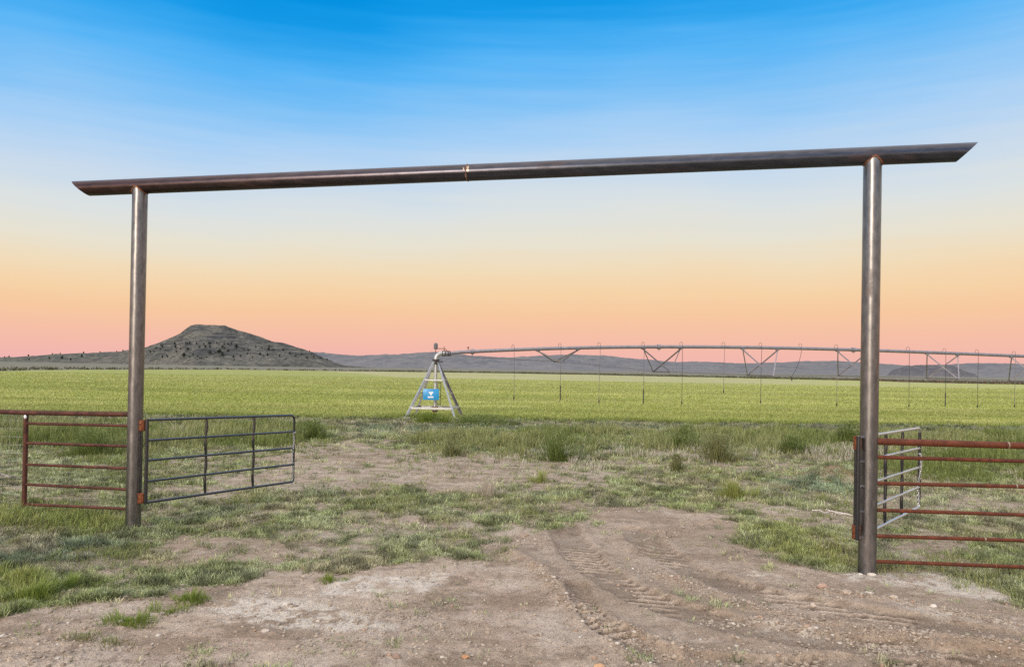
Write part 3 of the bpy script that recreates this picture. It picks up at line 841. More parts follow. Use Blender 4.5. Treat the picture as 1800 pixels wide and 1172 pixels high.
fr = empty('pipe_fence', (6, 9.55, 0), 'bright rust red pipe fence of one thick and five thin rails, joining the right post', 'fence')
zR = lambda py: P(1545, py, YR-.02).z
z8 = lambda py: P(1800, py, 9.54).z
xr0 = XR+.06; xr8 = P(1800, 800, 9.54).x
for i, (a, b) in enumerate(((775.5, 783.2), (803, 810.3), (849, 855), (896, 904.5), (941.5, 949.5), (986, 996))):
    za, zb = zR(a), z8(b); k = (10.4-xr0)/(xr8-xr0)
    bm = bmesh.new(); tube(bm, [(xr0, YR-.02, za), (lerp(xr0, xr8, k), lerp(YR-.02, 9.54, k), lerp(za, zb, k))], .043 if i == 0 else .0245, 16 if i == 0 else 12)
    rl = obj('top_rail' if i == 0 else 'rail', bm, m_rust, fr)
    for px in {0: (1771,), 2: (1787,), 4: (1733,), 1: (), 3: (), 5: (1752,)}[i]:
        c = P(px, 800, 9.54); t = (c.x-xr0)/(xr8-xr0); z = lerp(za, zb, t); rr = .043 if i == 0 else .0245
        bm = bmesh.new(); tube(bm, [(c.x-.008, 9.54, z), (c.x+.008, 9.54, z)], rr+.002, 12)
        obj('weld_bead', bm, m_weld_raw if i != 5 else m_weld, rl)
for x in (8.6, 10.35):
    bm = bmesh.new(); tube(bm, [(x, 9.51, -.3), (x, 9.51, zR(775.5)-.05)], .036, 16); obj('fence_post', bm, m_rust, fr)

# ------------------------------------------------------------------ centre pivot tower
PD = 39.3
pc = P(765, 700, PD); PX = pc.x
gp = -.12
pt = empty('pivot_tower', (PX, PD, gp), 'grey galvanised four legged irrigation pivot tower standing at the near edge of the green field', 'irrigation pivot')
apex = P(764.5, 634, PD).z
feet = {}
for key, (px, py, D) in dict(fl=(711.5, 732, 38.3), fr=(799.8, 734.5, 38.1), bl=(730, 731, 40.4), br=(814.4, 730.5, 40.2)).items():
    feet[key] = Vector((P(px, py, D).x, D, gp+.05))
top = {k: Vector((PX+(.10 if 'r' in k else -.10), PD+(.10 if 'b' in k else -.10), apex)) for k in feet}
for k in feet:
    bm = bmesh.new(); beam_angle(bm, feet[k], top[k], .105)
    lg = obj('leg', bm, m_galv if k[0] == 'f' else m_galv_d, pt)  # back legs take the darker galvanised tone
    bm = bmesh.new(); f_ = feet[k]
    box(bm, (f_.x, f_.y, gp+.01), VX, VY, VZ, .55, .55, .16, .02)
    o = obj('concrete_pad', bm, m_concrete, pt)
def at_h(k, py):
    z = P(765, py, PD).z; t = (z-feet[k].z)/(top[k].z-feet[k].z); return feet[k].lerp(top[k], t)
for py, w in ((666.5, .06), (714.5, .085)):
    for a, b in (('fl', 'fr'), ('fr', 'br'), ('br', 'bl'), ('bl', 'fl')):
        bm = bmesh.new(); beam_angle(bm, at_h(a, py), at_h(b, py), w); obj('cross_brace', bm, m_galv, pt)
for a, b in (('fr', 'br'), ('bl', 'fl')):
    bm = bmesh.new(); beam_angle(bm, at_h(a, 690), at_h(b, 690), .05); obj('cross_brace', bm, m_galv, pt)
rt = P(764.5, 632, PD).z
bm = bmesh.new(); tube(bm, [(PX, PD, gp+.25), (PX, PD, rt-.05)], .082, 20)
rp = obj('riser_pipe', bm, m_galv, pt)
for py in (715, 721.5):
    z = P(765, py, PD).z; bm = bmesh.new(); tube(bm, [(PX, PD, z-.025), (PX, PD, z+.025)], .16, 18); obj('flange', bm, m_brown, rp)
bm = bmesh.new(); tube(bm, [(PX, PD, -.15), (PX, PD, P(765, 722, PD).z)], .12, 16); obj('base_elbow', bm, m_brown, rp)
bm = bmesh.new()
tube(bm, [(PX, PD, rt-.06), (PX, PD, rt+.02)], .19, 20); tube(bm, [(PX+.05, PD-.15, rt-.10), (PX+.38, PD-.15, rt-.10)], .03, 8)
box(bm, (PX, PD, rt-.16), VX, VY, VZ, .28, .28, .16, .02)
obj('swivel_bearing', bm, m_dark, pt)
# ladder
bm = bmesh.new()
lx0, lx1 = PX+.14, PX+.30
for x in (lx0, lx1): tube(bm, [(x, PD-.35, P(765, 712, PD).z), (x, PD-.16, P(765, 668, PD).z)], .014, 6)
for k in range(4):
    t = k/3.2; z = lerp(P(765, 709, PD).z, P(765, 670, PD).z, t); y = PD-.35+.19*t
    tube(bm, [(lx0, y, z), (lx1, y, z)], .017, 6)
obj('ladder', bm, m_dark, pt)
# elbow on top of the swivel, turning into the pipeline
d_b = Vector((2.316, .42, 0)).normalized()
e0 = Vector((PX, PD, rt+.02)); ez = P(785, 621, PD).z
bm = bmesh.new()
Rr = ez-rt-.02; pts = [e0]
for k in range(1, 11):
    t = k/10*math.pi/2; pts.append(e0+d_b*(Rr*(1-math.cos(t)))+VZ*(Rr*math.sin(t)))
pts.append(pts[-1]+d_b*.12); tube(bm, pts, .115, 20)
obj('top_elbow', bm, m_galv, pt)
end_elbow = pts[-1]
bm = bmesh.new()
cc = P(766, 608, PD)
pts = [(cc.x, PD, cc.z-.17), (cc.x, PD, cc.z-.15), (cc.x, PD, cc.z-.10), (cc.x, PD, cc.z+.08), (cc.x, PD, cc.z+.13), (cc.x, PD, cc.z+.165)]
tube(bm, pts, .1, 16, True, [.07, .10, .105, .105, .085, .03])
cv = obj('slip_ring_cover', bm, m_cover, pt)
bm = bmesh.new(); tube(bm, [(cc.x, PD, cc.z-.16), (cc.x, PD, ez+.0)], .018, 8); obj('conduit', bm, m_brown, pt)
bm = bmesh.new()
q0 = Vector((cc.x, PD, cc.z-.13)); pts = [q0, q0+d_b*.2, q0+d_b*.42]
for k in range(1, 7):
    t = k/6*math.pi/2*.85; pts.append(q0+d_b*(.42+.2*math.sin(t))-VZ*(.22*(1-math.cos(t))))
tube(bm, pts, .017, 8); obj('cable_loop', bm, m_brown, pt)
bm = bmesh.new(); q1 = e0+d_b*.42; tube(bm, [(q1.x, q1.y, ez+.1), (q1.x, q1.y, ez+.36)], .018, 8); obj('vent_pipe', bm, m_brown, pt)

# sign plate hung between the front legs
sc_ = [P(743.7, 683.2, 38.55), P(771.6, 702.9, 38.55)]
sx, sz = sc_[1].x-sc_[0].x, sc_[0].z-sc_[1].z; scx, scz = (sc_[0].x+sc_[1].x)/2, (sc_[0].z+sc_[1].z)/2; sy = 38.55
sg = empty('sign', (scx, sy, scz-sz/2), 'small blue sign with a white heart shaped emblem on the pivot tower', 'sign')
bm = bmesh.new(); box(bm, (scx, sy, scz), VX, VY, VZ, sx, .03, sz, .008); obj('panel', bm, m_blue, sg)
bm = bmesh.new()
pts = []
for k in range(9):
    a = math.pi*(1-k/8); pts.append((-.058+.058*math.cos(a), .045+.05*math.sin(a)))
for k in range(1, 9):
    a = math.pi*(1-k/8); pts.append((.058+.058*math.cos(a), .045+.05*math.sin(a)))
pts += [(.110, .02), (.055, -.035), (.028, -.085), (.016, -.10), (-.016, -.10), (-.028, -.085), (-.055, -.035), (-.110, .02)]
vs = [bm.verts.new((scx+x, sy-.019, scz+.055+z)) for x, z in pts]
f_ = bm.faces.new(vs); r_ = bmesh.ops.extrude_face_region(bm, geom=[f_])
for v_ in [g for g in r_['geom'] if isinstance(g, bmesh.types.BMVert)]: v_.co.y += .0035
bmesh.ops.recalc_face_normals(bm, faces=bm.faces)
obj('emblem', bm, m_white, sg, smooth=False)
bm = bmesh.new()     # the unreadable white word under the emblem: a row of close blocks
xx = -.165
for w in (.055, .042, .05, .042, .05, .05):
    box(bm, (scx+xx+w/2, sy-.0165, scz-.135), VX, VY, VZ, w-.006, .003, .085, .0); xx += w+.001
for dz in (-.03, .03): box(bm, (scx-.02, sy-.0158, scz-.135+dz), VX, VY, VZ, .28, .002, .02)
obj('lettering', bm, m_white, sg, smooth=False)

# ------------------------------------------------------------------ pivot span: pipeline, trusses, drops
def bline(i): return Vector((2.316*i, 40+.42*i, 0))
zk = {}
for i, py in ((-1.32, 619.8), (0, 614.3), (1.5, 611.4), (3, 609.2), (4, 609.3), (5.5, 610.8), (7, 612.3), (8.5, 614.9), (10, 617.6), (11.5, 621), (13, 625.5)):
    u = .0579*i/(1+.01054*i); zk[i] = P(900+F*u, py, 40+.42*i).z
ks = sorted(zk)
def bz(i):
    # smooth arch by least squares
    return float(np.polyval(BC, i))
BC = np.polyfit(ks, [zk[k] for k in ks], 3)
IE = 15.9
def bp(i): v_ = bline(i); v_.z = bz(i); return v_
sp = empty('sprinkler_span', (end_elbow.x, end_elbow.y, 0), 'long arched grey irrigation pipeline on trusses, reaching right from the pivot tower over the field', 'irrigation boom')
i0 = (end_elbow.x)/2.316
pts = [end_elbow, end_elbow+d_b*.25+VZ*(-.0)] + [bp(i) for i in np.linspace(i0+.35, IE, 60)]
bm = bmesh.new(); tube(bm, pts, .095, 18)
pipe = obj('pipeline', bm, m_galv_d, sp)
for i in (-.9, 3.47, 8.48, 13.5):
    a, b = bp(i-.04), bp(i+.04)
    bm = bmesh.new(); tube(bm, [a, b], .135, 16); tube(bm, [bp(i)-VZ*.12, bp(i)-VZ*.21], .03, 8)
    obj('coupling', bm, m_galv_d, pipe)
bm = bmesh.new(); a = end_elbow-d_b*.12
for k in (0, .13, .30, .40): tube(bm, [a+d_b*k, a+d_b*(k+.035)], .135, 16)
for s in (-1, 1): tube(bm, [a+VZ*.13*s, a+d_b*.42+VZ*.12*s], .018, 6)
obj('pivot_joint', bm, m_dark, sp)
vz_ = P(823, 612, 39.6); vi = vz_.x/2.316
bm = bmesh.new(); q = bp(vi); tube(bm, [q+VZ*.08, q+VZ*.17, q+VZ*.18, q+VZ*.26], .03, 8, True, [.018, .018, .045, .04]); obj('air_valve', bm, m_brown, sp)
perp = Vector((d_b.y, -d_b.x, 0))     # towards the camera
prev = None
for n_, (ia, ib, depth, w) in enumerate(((.59, 1.52, .70, 1.5), (3.09, 4.0, 1.36, 2.6), (5.57, 6.47, 1.56, 2.9), (8.06, 8.87, 1.50, 2.7), (10.52, 11.39, 1.50, 2.6), (12.95, 13.85, 1.50, 2.6), (15.4, 15.88, 1.4, 2.6))):
    T1, T2 = bp(ia)-VZ*.10, bp(ib)-VZ*.10
    mid = (T1+T2)/2-VZ*(depth-.1)
    # the two bottom joints lean apart, one under each top plate
    dsh = (.0 if n_ < 1 else .12)
    Bn, Bf = mid+perp*w/2, mid-perp*w/2
    bm = bmesh.new()
    for T in (T1, T2):
        for B in (Bn, Bf): beam_angle(bm, T, B, .055)
    box(bm, T1, d_b, perp, VZ, .20, .16, .07); box(bm, T2, d_b, perp, VZ, .20, .16, .07)
    tr = obj('truss', bm, m_rod if n_ < 2 else m_galv_d, sp)
    bm = bmesh.new(); beam_angle(bm, Bn, Bf, .05)
    box(bm, Bn, d_b, perp, VZ, .16, .06, .06); box(bm, Bf, d_b, perp, VZ, .16, .06, .06)
    obj('spreader', bm, m_galv_d, tr)
    if prev is None: pn = pf = end_elbow+d_b*.2-VZ*.12
    else: pn, pf = prev
    bm = bmesh.new(); tube(bm, [pn, Bn], .009, 6); tube(bm, [pf, Bf], .009, 6); obj('truss_rod', bm, m_rod, sp)
    prev = (Bn, Bf)
drops = [(901, 703, 0, 0), (983, 703, 1, 0), (1052, 708, 0, 0), (1129, 709, 1, 0), (1196, 710.5, 0, 0), (1270, 691, 0, 0), (1335, 709, 0, 0), (1405, 662, 0, 1), (1468, 714, 0, 0), (1532, 713, 0, 0), (1594, 715, 0, 0), (1658, 713.5, 1, 0), (1715, 716.5, 0, 0), (1780, 716, 0, 0), (1842, 716, 0, 0)]
for px, py, weight, drape in drops:
    u = (px-900)/F; i = u/(.0579-.01054*u); q = bp(i); side = -d_b*.045
    zb = P(px, py, q.y).z
    hr = .055
    root = None
    bm = bmesh.new()
    pts = [q+VZ*.08-d_b*hr*.9, q+VZ*.20-d_b*hr*.9]
    for k in range(1, 8):
        t = math.pi*k/8; pts.append(q+VZ*(.20+.065*math.sin(t))-d_b*hr*.9*math.cos(t)+perp*(.13*k/8))
    pts += [q+VZ*.18+d_b*hr*.9+perp*.13, q-VZ*.12+d_b*hr*.9+perp*.13]
    tube(bm, pts, .011, 8)
    gk = obj('gooseneck', bm, m_rod, sp)
    a = q-VZ*.12+d_b*hr*.9+perp*.13
    bm = bmesh.new()
    if drape:
        e = Vector((P(1386, py, q.y).x, q.y-.5, zb)); K = 8
        tube(bm, [a.lerp(e, k/K)+d_b*(.10*math.sin(math.pi*k/K)) for k in range(K+1)], .013, 6)
        b = e
    else:
        jog = random.uniform(-.03, .03)
        b = Vector((a.x+jog, a.y, zb+(.78 if weight else .24)))
        tube(bm, [a, a.lerp(b, .5)+d_b*jog*.5, b], .012, 6)
    obj('drop_hose', bm, m_hose if random.random() < .6 else m_rod, sp)
    bm = bmesh.new()
    if weight: tube(bm, [b, b-VZ*.78], .028, 8)
    else: tube(bm, [b, b-VZ*.10, b-VZ*.11, b-VZ*.17, b-VZ*.22, b-VZ*.24], .03, 10, True, [.02, .02, .04, .034, .012, .05])
    obj('sprinkler_head' if not weight else 'hose_weight', bm, m_hose, sp)

# ------------------------------------------------------------------ vegetation
m_leaf = veg_mat('leaf', .6, .2)
m_straw = veg_mat('dry_straw', .7, .15)
def blades(base, az, length, width, tilt, curl, cols):
    """flat tapering leaves: base (n,3), az heading, tilt from vertical at the foot, curl adds tilt towards the tip"""
    n = len(base)
    h = np.stack([np.sin(az), np.cos(az), np.zeros(n)], -1); s = np.stack([np.cos(az), -np.sin(az), np.zeros(n)], -1)
    L, W = length[:, None], width[:, None]
    t1 = tilt[:, None]; t2 = (tilt+curl)[:, None]; zz = np.array([[0, 0, 1.0]])
    m_ = base + (h*np.sin(t1)+zz*np.cos(t1))*L*.55
    e_ = m_ + (h*np.sin(t2)+zz*np.cos(t2))*L*.45
    V = np.stack([base-s*W*.35, base+s*W*.35, m_-s*W*.5, m_+s*W*.5, e_], 1).reshape(-1, 3)
    k = np.arange(n)*5
    q = np.stack([k, k+1, k+3, k+2], -1); t = np.stack([k+2, k+3, k+4], -1)
    return V, q, t, np.repeat(cols, 5, 0)
class Veg:
    def __init__(s): s.V, s.q, s.t, s.c, s.n = [], [], [], [], 0
    def add(s, *a):
        if len(a[0]) == 0: return
        V, q, t, c = blades(*a); s.V.append(V); s.q.append(q+s.n); s.t.append(t+s.n); s.c.append(c); s.n += len(V)
    def build(s, name, mat, loc=None):
        V = np.concatenate(s.V)
        if loc is not None: V = V-np.array(loc)[None]
        o = np_mesh(name, V, [np.concatenate(s.q), np.concatenate(s.t)], mat, np.concatenate(s.c))
        if loc is not None: o.location = loc
        return o
def scatter(n, d0, d1, umax=1.0, p=1.7):
    n = int(n*umax/.8)
    r = rng.random(n); a = 1-p
    D = (d0**a + r*(d1**a-d0**a))**(1/a)
    return rng.uniform(-umax, umax, n)*D, D
def tuft(vg, X, Y, k, spread, length, width, tilt, curl, colA, colB, cvar=.18, zoff=0):
    """k leaves per centre; per-centre arrays length,width,tilt(mean),colA/B"""
    n = len(X)
    if n == 0: return
    rep_ = lambda a: np.repeat(np.broadcast_to(a, (n,)), k)
    a = rng.uniform(0, 2*math.pi, n*k); rr = np.sqrt(rng.random(n*k))*rep_(spread)
    x, y = np.repeat(X, k)+np.sin(a)*rr, np.repeat(Y, k)+np.cos(a)*rr
    z = gz_at(x, y)-.004+zoff
    az = a+rng.normal(0, .7, n*k)
    ln = rep_(length)*rng.uniform(.55, 1.25, n*k); wd = rep_(width)*rng.uniform(.7, 1.3, n*k)
    ti = np.clip(rep_(tilt)*rng.uniform(.3, 1.6, n*k), 0, 1.5)
    cu_ = rng.uniform(0, 1, n*k)*curl
    m_ = rng.random((n*k, 1)); tb = np.clip(np.repeat(rng.random((n, 1)), k, 0)*.7+m_*.3, 0, 1)
    ca_ = np.repeat(np.broadcast_to(colA, (n, 3)), k, 0); cb_ = np.repeat(np.broadcast_to(colB, (n, 3)), k, 0)
    c = (ca_*(1-tb)+cb_*tb)*rng.uniform(1-cvar, 1+cvar, (n*k, 1))
    vg.add(np.stack([x, y, z], -1), az, ln, wd, ti, cu_, c)
def pxw(Y, mm): return np.maximum(mm/1000., Y/757*.55)     # leaf width never far below a sensible minimum

# low creeping weeds over the verge
X, Y = scatter(330000, 6.0, 42, p=1.55)
z = zones(X, Y); cv_ = cover_of(X, Y, z)
keep = (rng.random(len(X)) < cv_**1.2) & (Y < FIELD_NEAR(X)+.5) & (fbm(X/Y*150, np.log(Y)*62, 119, 3)+.30*cv_ > .56)
X, Y = X[keep], Y[keep]; z = {k: v[keep] for k, v in z.items()}
tint = fbm(X*.45, Y*.35, 121, 4); t2 = fbm(X*1.7, Y*1.3, 123, 3)
cA = mixa(col3(.275, .31, .165), col3(.17, .225, .07), sst(.42, .64, tint))
cB = mixa(col3(.43, .445, .265), col3(.35, .385, .15), sst(.42, .64, t2))
cA = mixa(cA, col3(.17, .235, .15), z['teal']*.8); cB = mixa(cB, col3(.27, .33, .21), z['teal']*.8)
cA = mixa(cA, col3(.17, .22, .055), z['bright']*.8); cB = mixa(cB, col3(.36, .38, .14), z['bright']*.8)
cA = mixa(cA, col3(.13, .19, .05), z['lush']*.7); cB = mixa(cB, col3(.22, .28, .08), z['lush']*.7)
brown = sst(.54, .68, t2)*.6
cA = mixa(cA, col3(.33, .27, .19), brown); cB = mixa(cB, col3(.46, .41, .30), brown)
t3 = fbm(X/Y*95, np.log(Y)*42, 127, 3)
kk = ((.58+.85*sst(.32, .66, t3))*(1-.30*sst(30, 34, Y)))[:, None]; cA = cA*kk; cB = cB*kk
vg = Veg()
tuft(vg, X, Y, 6, .035+.0022*Y, (.036+.0022*Y)*(.35+1.3*sst(.3, .7, fbm(X*4, Y*3, 125, 2))), pxw(Y, 8), .75, .6, cA, cB, .3)
vo = vg.build('low_weeds', m_leaf)
tag(vo, 'grey green creeping weeds matted over the entrance verge', 'weeds', kind='stuff')

# sparse short grass tufts everywhere, taller in the lush bands
vg = Veg()
X, Y = scatter(90000, 6.0, 43, p=1.35)
z = zones(X, Y); cv_ = cover_of(X, Y, z)
sp_ = fbm(X*.8, Y*.5, 131, 4)
dens = np.clip(cv_*(.10+.14*sst(12, 20, Y)+.5*sst(.52, .68, sp_)) + z['lush']*.9*sst(.30, .5, sp_) + z['bright']*np.where(X < 0, .75, .30)*sst(.42, .56, fbm(X*2.4, Y*2, 133, 3)), 0, 1)*(1-z['road']*.97)
keep = (rng.random(len(X)) < dens) & (Y < FIELD_NEAR(X)+.6)
X, Y = X[keep], Y[keep]; z = {k: v[keep] for k, v in z.items()}; sp_ = sp_[keep]
far_ = sst(12, 24, Y)
hgt_ = (.06+.06*sp_+z['bright']*np.where(X < 0, .06, -.02))*rng.uniform(.6, 1.3, len(X))+z['lush']*(.10+.34*sst(.35, .70, sp_))*far_
tnt = fbm(X*.5, Y*.3, 141, 3)
cA = mixa(col3(.19, .225, .07), col3(.12, .165, .035), sst(.4, .6, tnt)); cB = mixa(col3(.40, .40, .18), col3(.28, .31, .10), sst(.4, .6, tnt))
cA = mixa(cA, col3(.20, .27, .05), z['bright']); cB = mixa(cB, col3(.46, .46, .17), z['bright'])
tuft(vg, X, Y, 7, .04+.002*Y, hgt_, pxw(Y, 6)*.9, .35, .6, cA, cB, .25)
go_ = vg.build('rough_grass', m_leaf); tag(go_, 'rough green grass standing in uneven bands on the verge', 'grass', kind='stuff')

# bleached dry grass
vg = Veg()
X, Y = scatter(42000, 7, 42, p=1.3)
z = zones(X, Y); sp_ = fbm(X*.7, Y*.45, 151, 4)
dens = np.clip(z['straw']*1.0*sst(.25, .5, fbm(X*1.4, Y, 153, 3)) + .30*sst(.54, .68, sp_)*(1-z['road'])*sst(7.5, 12, Y) + z['lush']*.10, 0, 1)
keep = (rng.random(len(X)) < dens) & (Y < FIELD_NEAR(X)-.2)
X, Y = X[keep], Y[keep]; z = {k: v[keep] for k, v in z.items()}
tuft(vg, X, Y, 6, .05+.002*Y, .06+.18*z['straw']+.12*z['lush'], pxw(Y, 4)*.8, .4, .6, np.broadcast_to(col3(.40, .35, .26), (len(X), 3)), np.broadcast_to(col3(.58, .54, .44), (len(X), 3)), .2)
so_ = vg.build('dry_grass', m_straw); tag(so_, 'bleached dry grass in pale strips among the weeds', 'dry grass', kind='stuff')

# litter of straw bits on the bare soil
vg = Veg()
X, Y = scatter(24000, 6, 24, p=1.7)
z = zones(X, Y); keep = rng.random(len(X)) < (.25+.75*np.maximum(z['dirt'], 0)*(1-z['road'])+.2*z['road'])*sst(.38, .6, fbm(X, Y, 161, 3))
X, Y = X[keep], Y[keep]; nn = len(X)
vg.add(np.stack([X, Y, gz_at(X, Y)+.006], -1), rng.uniform(0, 6.28, nn), rng.uniform(.02, .08, nn), pxw(Y, 4)*.6, np.full(nn, 1.48), np.zeros(nn),
       lerp(col3(.45, .40, .32)[None], col3(.22, .17, .12)[None], rng.random((nn, 1))))
lo_ = vg.build('straw_litter', m_straw); tag(lo_, 'scattered bits of dead straw lying on bare soil', 'straw', kind='stuff')

# standing crop: the nearest belt of blades
vg = Veg()
n_ = 390000
r = rng.random(n_); d0, d1 = 35.0, 170.
D = 1/(1/d0+(1/d1-1/d0)*r); X = rng.uniform(-.95, .95, n_)*D
wav = (fbm(X*.35, X*0, 171, 3)-.5)*3.0+(fbm(X*2, D*2, 172, 2)-.5)*2.0
keep = D > FIELD_NEAR(X)+wav-.3
X, D, wav = X[keep], D[keep], wav[keep]; nn = len(X)
zf = np.where(D > FIELD_NEAR(X)+1.5, -.11, -.13)+(fbm(X*.05, D*.05, 101, 3)-.5)*.25*sst(60, 150, D)
s1 = fbm(X*.05, D*.18, 173, 4); s2 = fbm(X*.4, D*.6, 175, 3)
hh_ = .15+.12*s2+.06*rng.random(nn)+.10*sst(2, 0, D-FIELD_NEAR(X)-wav)*rng.random(nn)
cc_ = mixa(col3(.29, .325, .085), col3(.42, .43, .155), sst(.35, .65, s1*.6+s2*.4))
cc_ = mixa(cc_, col3(.22, .27, .05), sst(.57, .72, s1)*.5)
edge_ = sst(2.2, .4, D-FIELD_NEAR(X)-wav)
cc_ = mixa(cc_, col3(.17, .22, .04), edge_*.7)
cc_ = cc_*rng.uniform(.95, 1.07, (nn, 1))*(.91+.18*sst(.35, .65, fbm(X*.03, D*.22, 177, 4)))[:, None]*1.13
vg.add(np.stack([X, D, zf], -1), rng.uniform(0, 6.28, nn), hh_, np.maximum(.02, D/757*.6), rng.uniform(.1, .7, nn), rng.uniform(.1, .9, nn), cc_)
co_ = vg.build('standing_crop', m_leaf); tag(co_, 'bright yellow green blades of the young crop behind the verge', 'crop', kind='stuff')

# sagebrush fringe along the far side of the field
vg = Veg()
us = rng.uniform(-.72, .78, 9000); fe_ = far_edge(us)
dens = sst(-.25, .0, us)*(.35+.65*sst(.4, .6, fbm(us*60, us*0, 181, 3)))+.06
keep = rng.random(len(us)) < dens; us = us[keep]; fe_ = fe_[keep]
D = fe_+rng.uniform(0, 45, len(us)); X = us*D; nn = len(X)
k = 7
Xr, Dr = np.repeat(X, k)+rng.normal(0, .6, nn*k), np.repeat(D, k)+rng.normal(0, .5, nn*k)
c = lerp(col3(.10, .11, .055)[None], col3(.17, .165, .09)[None], rng.random((nn*k, 1)))
c = np.where((np.repeat(us, k) > .42)[:, None] & (rng.random((nn*k, 1)) < .5), col3(.17, .115, .075)[None], c)
vg.add(np.stack([Xr, Dr, np.full(nn*k, -.2)], -1), rng.uniform(0, 6.28, nn*k), rng.uniform(.45, 1.15, nn*k)*np.repeat(rng.uniform(.6, 1.3, nn), k), np.full(nn*k, .45), rng.uniform(0, .9, nn*k), rng.uniform(0, .5, nn*k), c)
sb_ = vg.build('sagebrush', m_leaf); tag(sb_, 'thin dark line of sagebrush along the far edge of the green field', 'sagebrush', kind='stuff')

# ------------------------------------------------------------------ single clumps one can point at
def clump(label, px, py, h, w, kind, n_, group='weed clumps on the verge'):
    h *= 1.25; n_ = int(n_*1.5)
    p = G(px, py); x, y = p.x, p.y; z = gz1(x, y)
    vg = Veg()
    pal = {'dark': (col3(.10, .15, .035), col3(.24, .29, .09)), 'green': (col3(.13, .20, .03), col3(.30, .36, .08)), 'yellow': (col3(.24, .29, .07), col3(.40, .42, .15)),
           'dry': (col3(.42, .36, .27), col3(.60, .55, .45)), 'olive': (col3(.17, .19, .07), col3(.32, .32, .15))}[kind]
    a = rng.uniform(0, 6.28, n_); lob = 1+.35*np.sin(a*2+px)+.25*np.sin(a*3+py); r = rng.random(n_)**.7*w*.46*lob
    bx, by = x+np.sin(a)*r*1.25, y+np.cos(a)*r*.8
    ln = h*np.clip(1-.45*(r/(w*.5))**2, .3, 1)*rng.uniform(.3, 1.15, n_)*(.75+.4*np.sin(bx*9/w+py))
    tl = .12+.5*(r/(w*.42))*rng.uniform(.4, 1.2, n_)
    c = lerp(pal[0][None], pal[1][None], rng.random((n_, 1)))
    wd = np.maximum(.006, y/757*.5)
    if kind in ('dark', 'olive', 'green') and y > 12:
        # leafy stems: extra small leaves up the height
        m_ = n_*2; a2 = rng.uniform(0, 6.28, m_); hh2 = rng.random(m_)*h*.85; r2 = rng.random(m_)**.7*w*.5*(1-.5*hh2/h)
        vg.add(np.stack([x+np.sin(a2)*r2, y+np.cos(a2)*r2, z+hh2], -1), a2+rng.normal(0, .5, m_), rng.uniform(.05, .11, m_), np.full(m_, max(.014, wd)), rng.uniform(.3, 1.2, m_), rng.uniform(0, .6, m_), lerp(pal[0][None], pal[1][None], rng.random((m_, 1))))
    vg.add(np.stack([bx, by, gz_at(bx, by)-.01], -1), a+rng.normal(0, .6, n_), ln, np.full(n_, wd), tl, rng.uniform(.1, .8, n_), c)
    o = vg.build('weed_clump' if kind != 'dry' else 'grass_clump', m_leaf if kind != 'dry' else m_straw, (x, y, z))
    tag(o, label, 'plant', group)
clump('bright green tuft alone on the bare soil at the bottom left', 225, 1100, .15, .42, 'green', 420)
clump('low dull green tuft just left of the lone bright green one', 143, 1125, .09, .30, 'olive', 220)
clump('flat olive tuft below the lone bright green one', 203, 1133, .06, .42, 'olive', 220)
clump('bright green strip of grass on the soil edge above the pale patch', 335, 1060, .13, .45, 'green', 420)
clump('small bright green tuft left of the strip at the soil edge', 290, 1078, .09, .5, 'green', 260)
clump('large fresh green grass clump at the left edge of the photo', 40, 1050, .17, .9, 'green', 700)
clump('yellow green grass clump above the large one at the left edge', 20, 1018, .15, .9, 'yellow', 500)
clump('leafy green clump right of the large one at the left edge', 130, 1030, .13, .6, 'green', 420)
clump('tiny green tuft on bare soil at the foot of the pale crust', 578, 1022, .09, .32, 'green', 220)
clump('tall dark bushy weed right of the middle, left of the pale dry strip', 985, 808, .80, 1.0, 'dark', 420)
clump('dark upright weed left of the tall bushy one', 796, 800, .62, .5, 'olive', 200)
clump('round dark weed at the right end of the pale dry strip', 1392, 798, .50, .75, 'dark', 380)
clump('broad dark weed between two pale dry strips', 1262, 810, .68, 1.3, 'olive', 520)
clump('tall green weed above the pale dry strip', 1205, 790, .75, .9, 'dark', 320)
clump('yellowish bushy weed standing alone near the middle of the verge', 1293, 872, .42, .75, 'yellow', 520)
clump('thin dry upright weed on the bare patch left of the middle', 862, 870, .45, .5, 'dry', 170)
clump('small leafy weed on the bare soil below the pale dry strip', 1190, 828, .40, .32, 'olive', 170)
clump('small yellow weed on the right side of the bare patch', 948, 846, .32, .4, 'yellow', 200)
clump('dark green weed at the free end of the left gate', 545, 770, .60, 1.3, 'dark', 460)
clump('rounded olive bush of weeds at the foot of the pivot tower', 757, 740, .42, 1.7, 'green', 520)
clump('long low dark weeds right of the pivot tower foot', 850, 743, .42, 3.2, 'dark', 560)
clump('bright tuft of weeds just above the spoil heap', 1495, 775, .75, 1.2, 'dark', 420)
clump('pale dry tuft behind the left gate', 313, 772, .75, .4, 'dry', 60)
clump('green weed behind the left fence rails beside the left post', 165, 800, .62, 1.6, 'dark', 520)

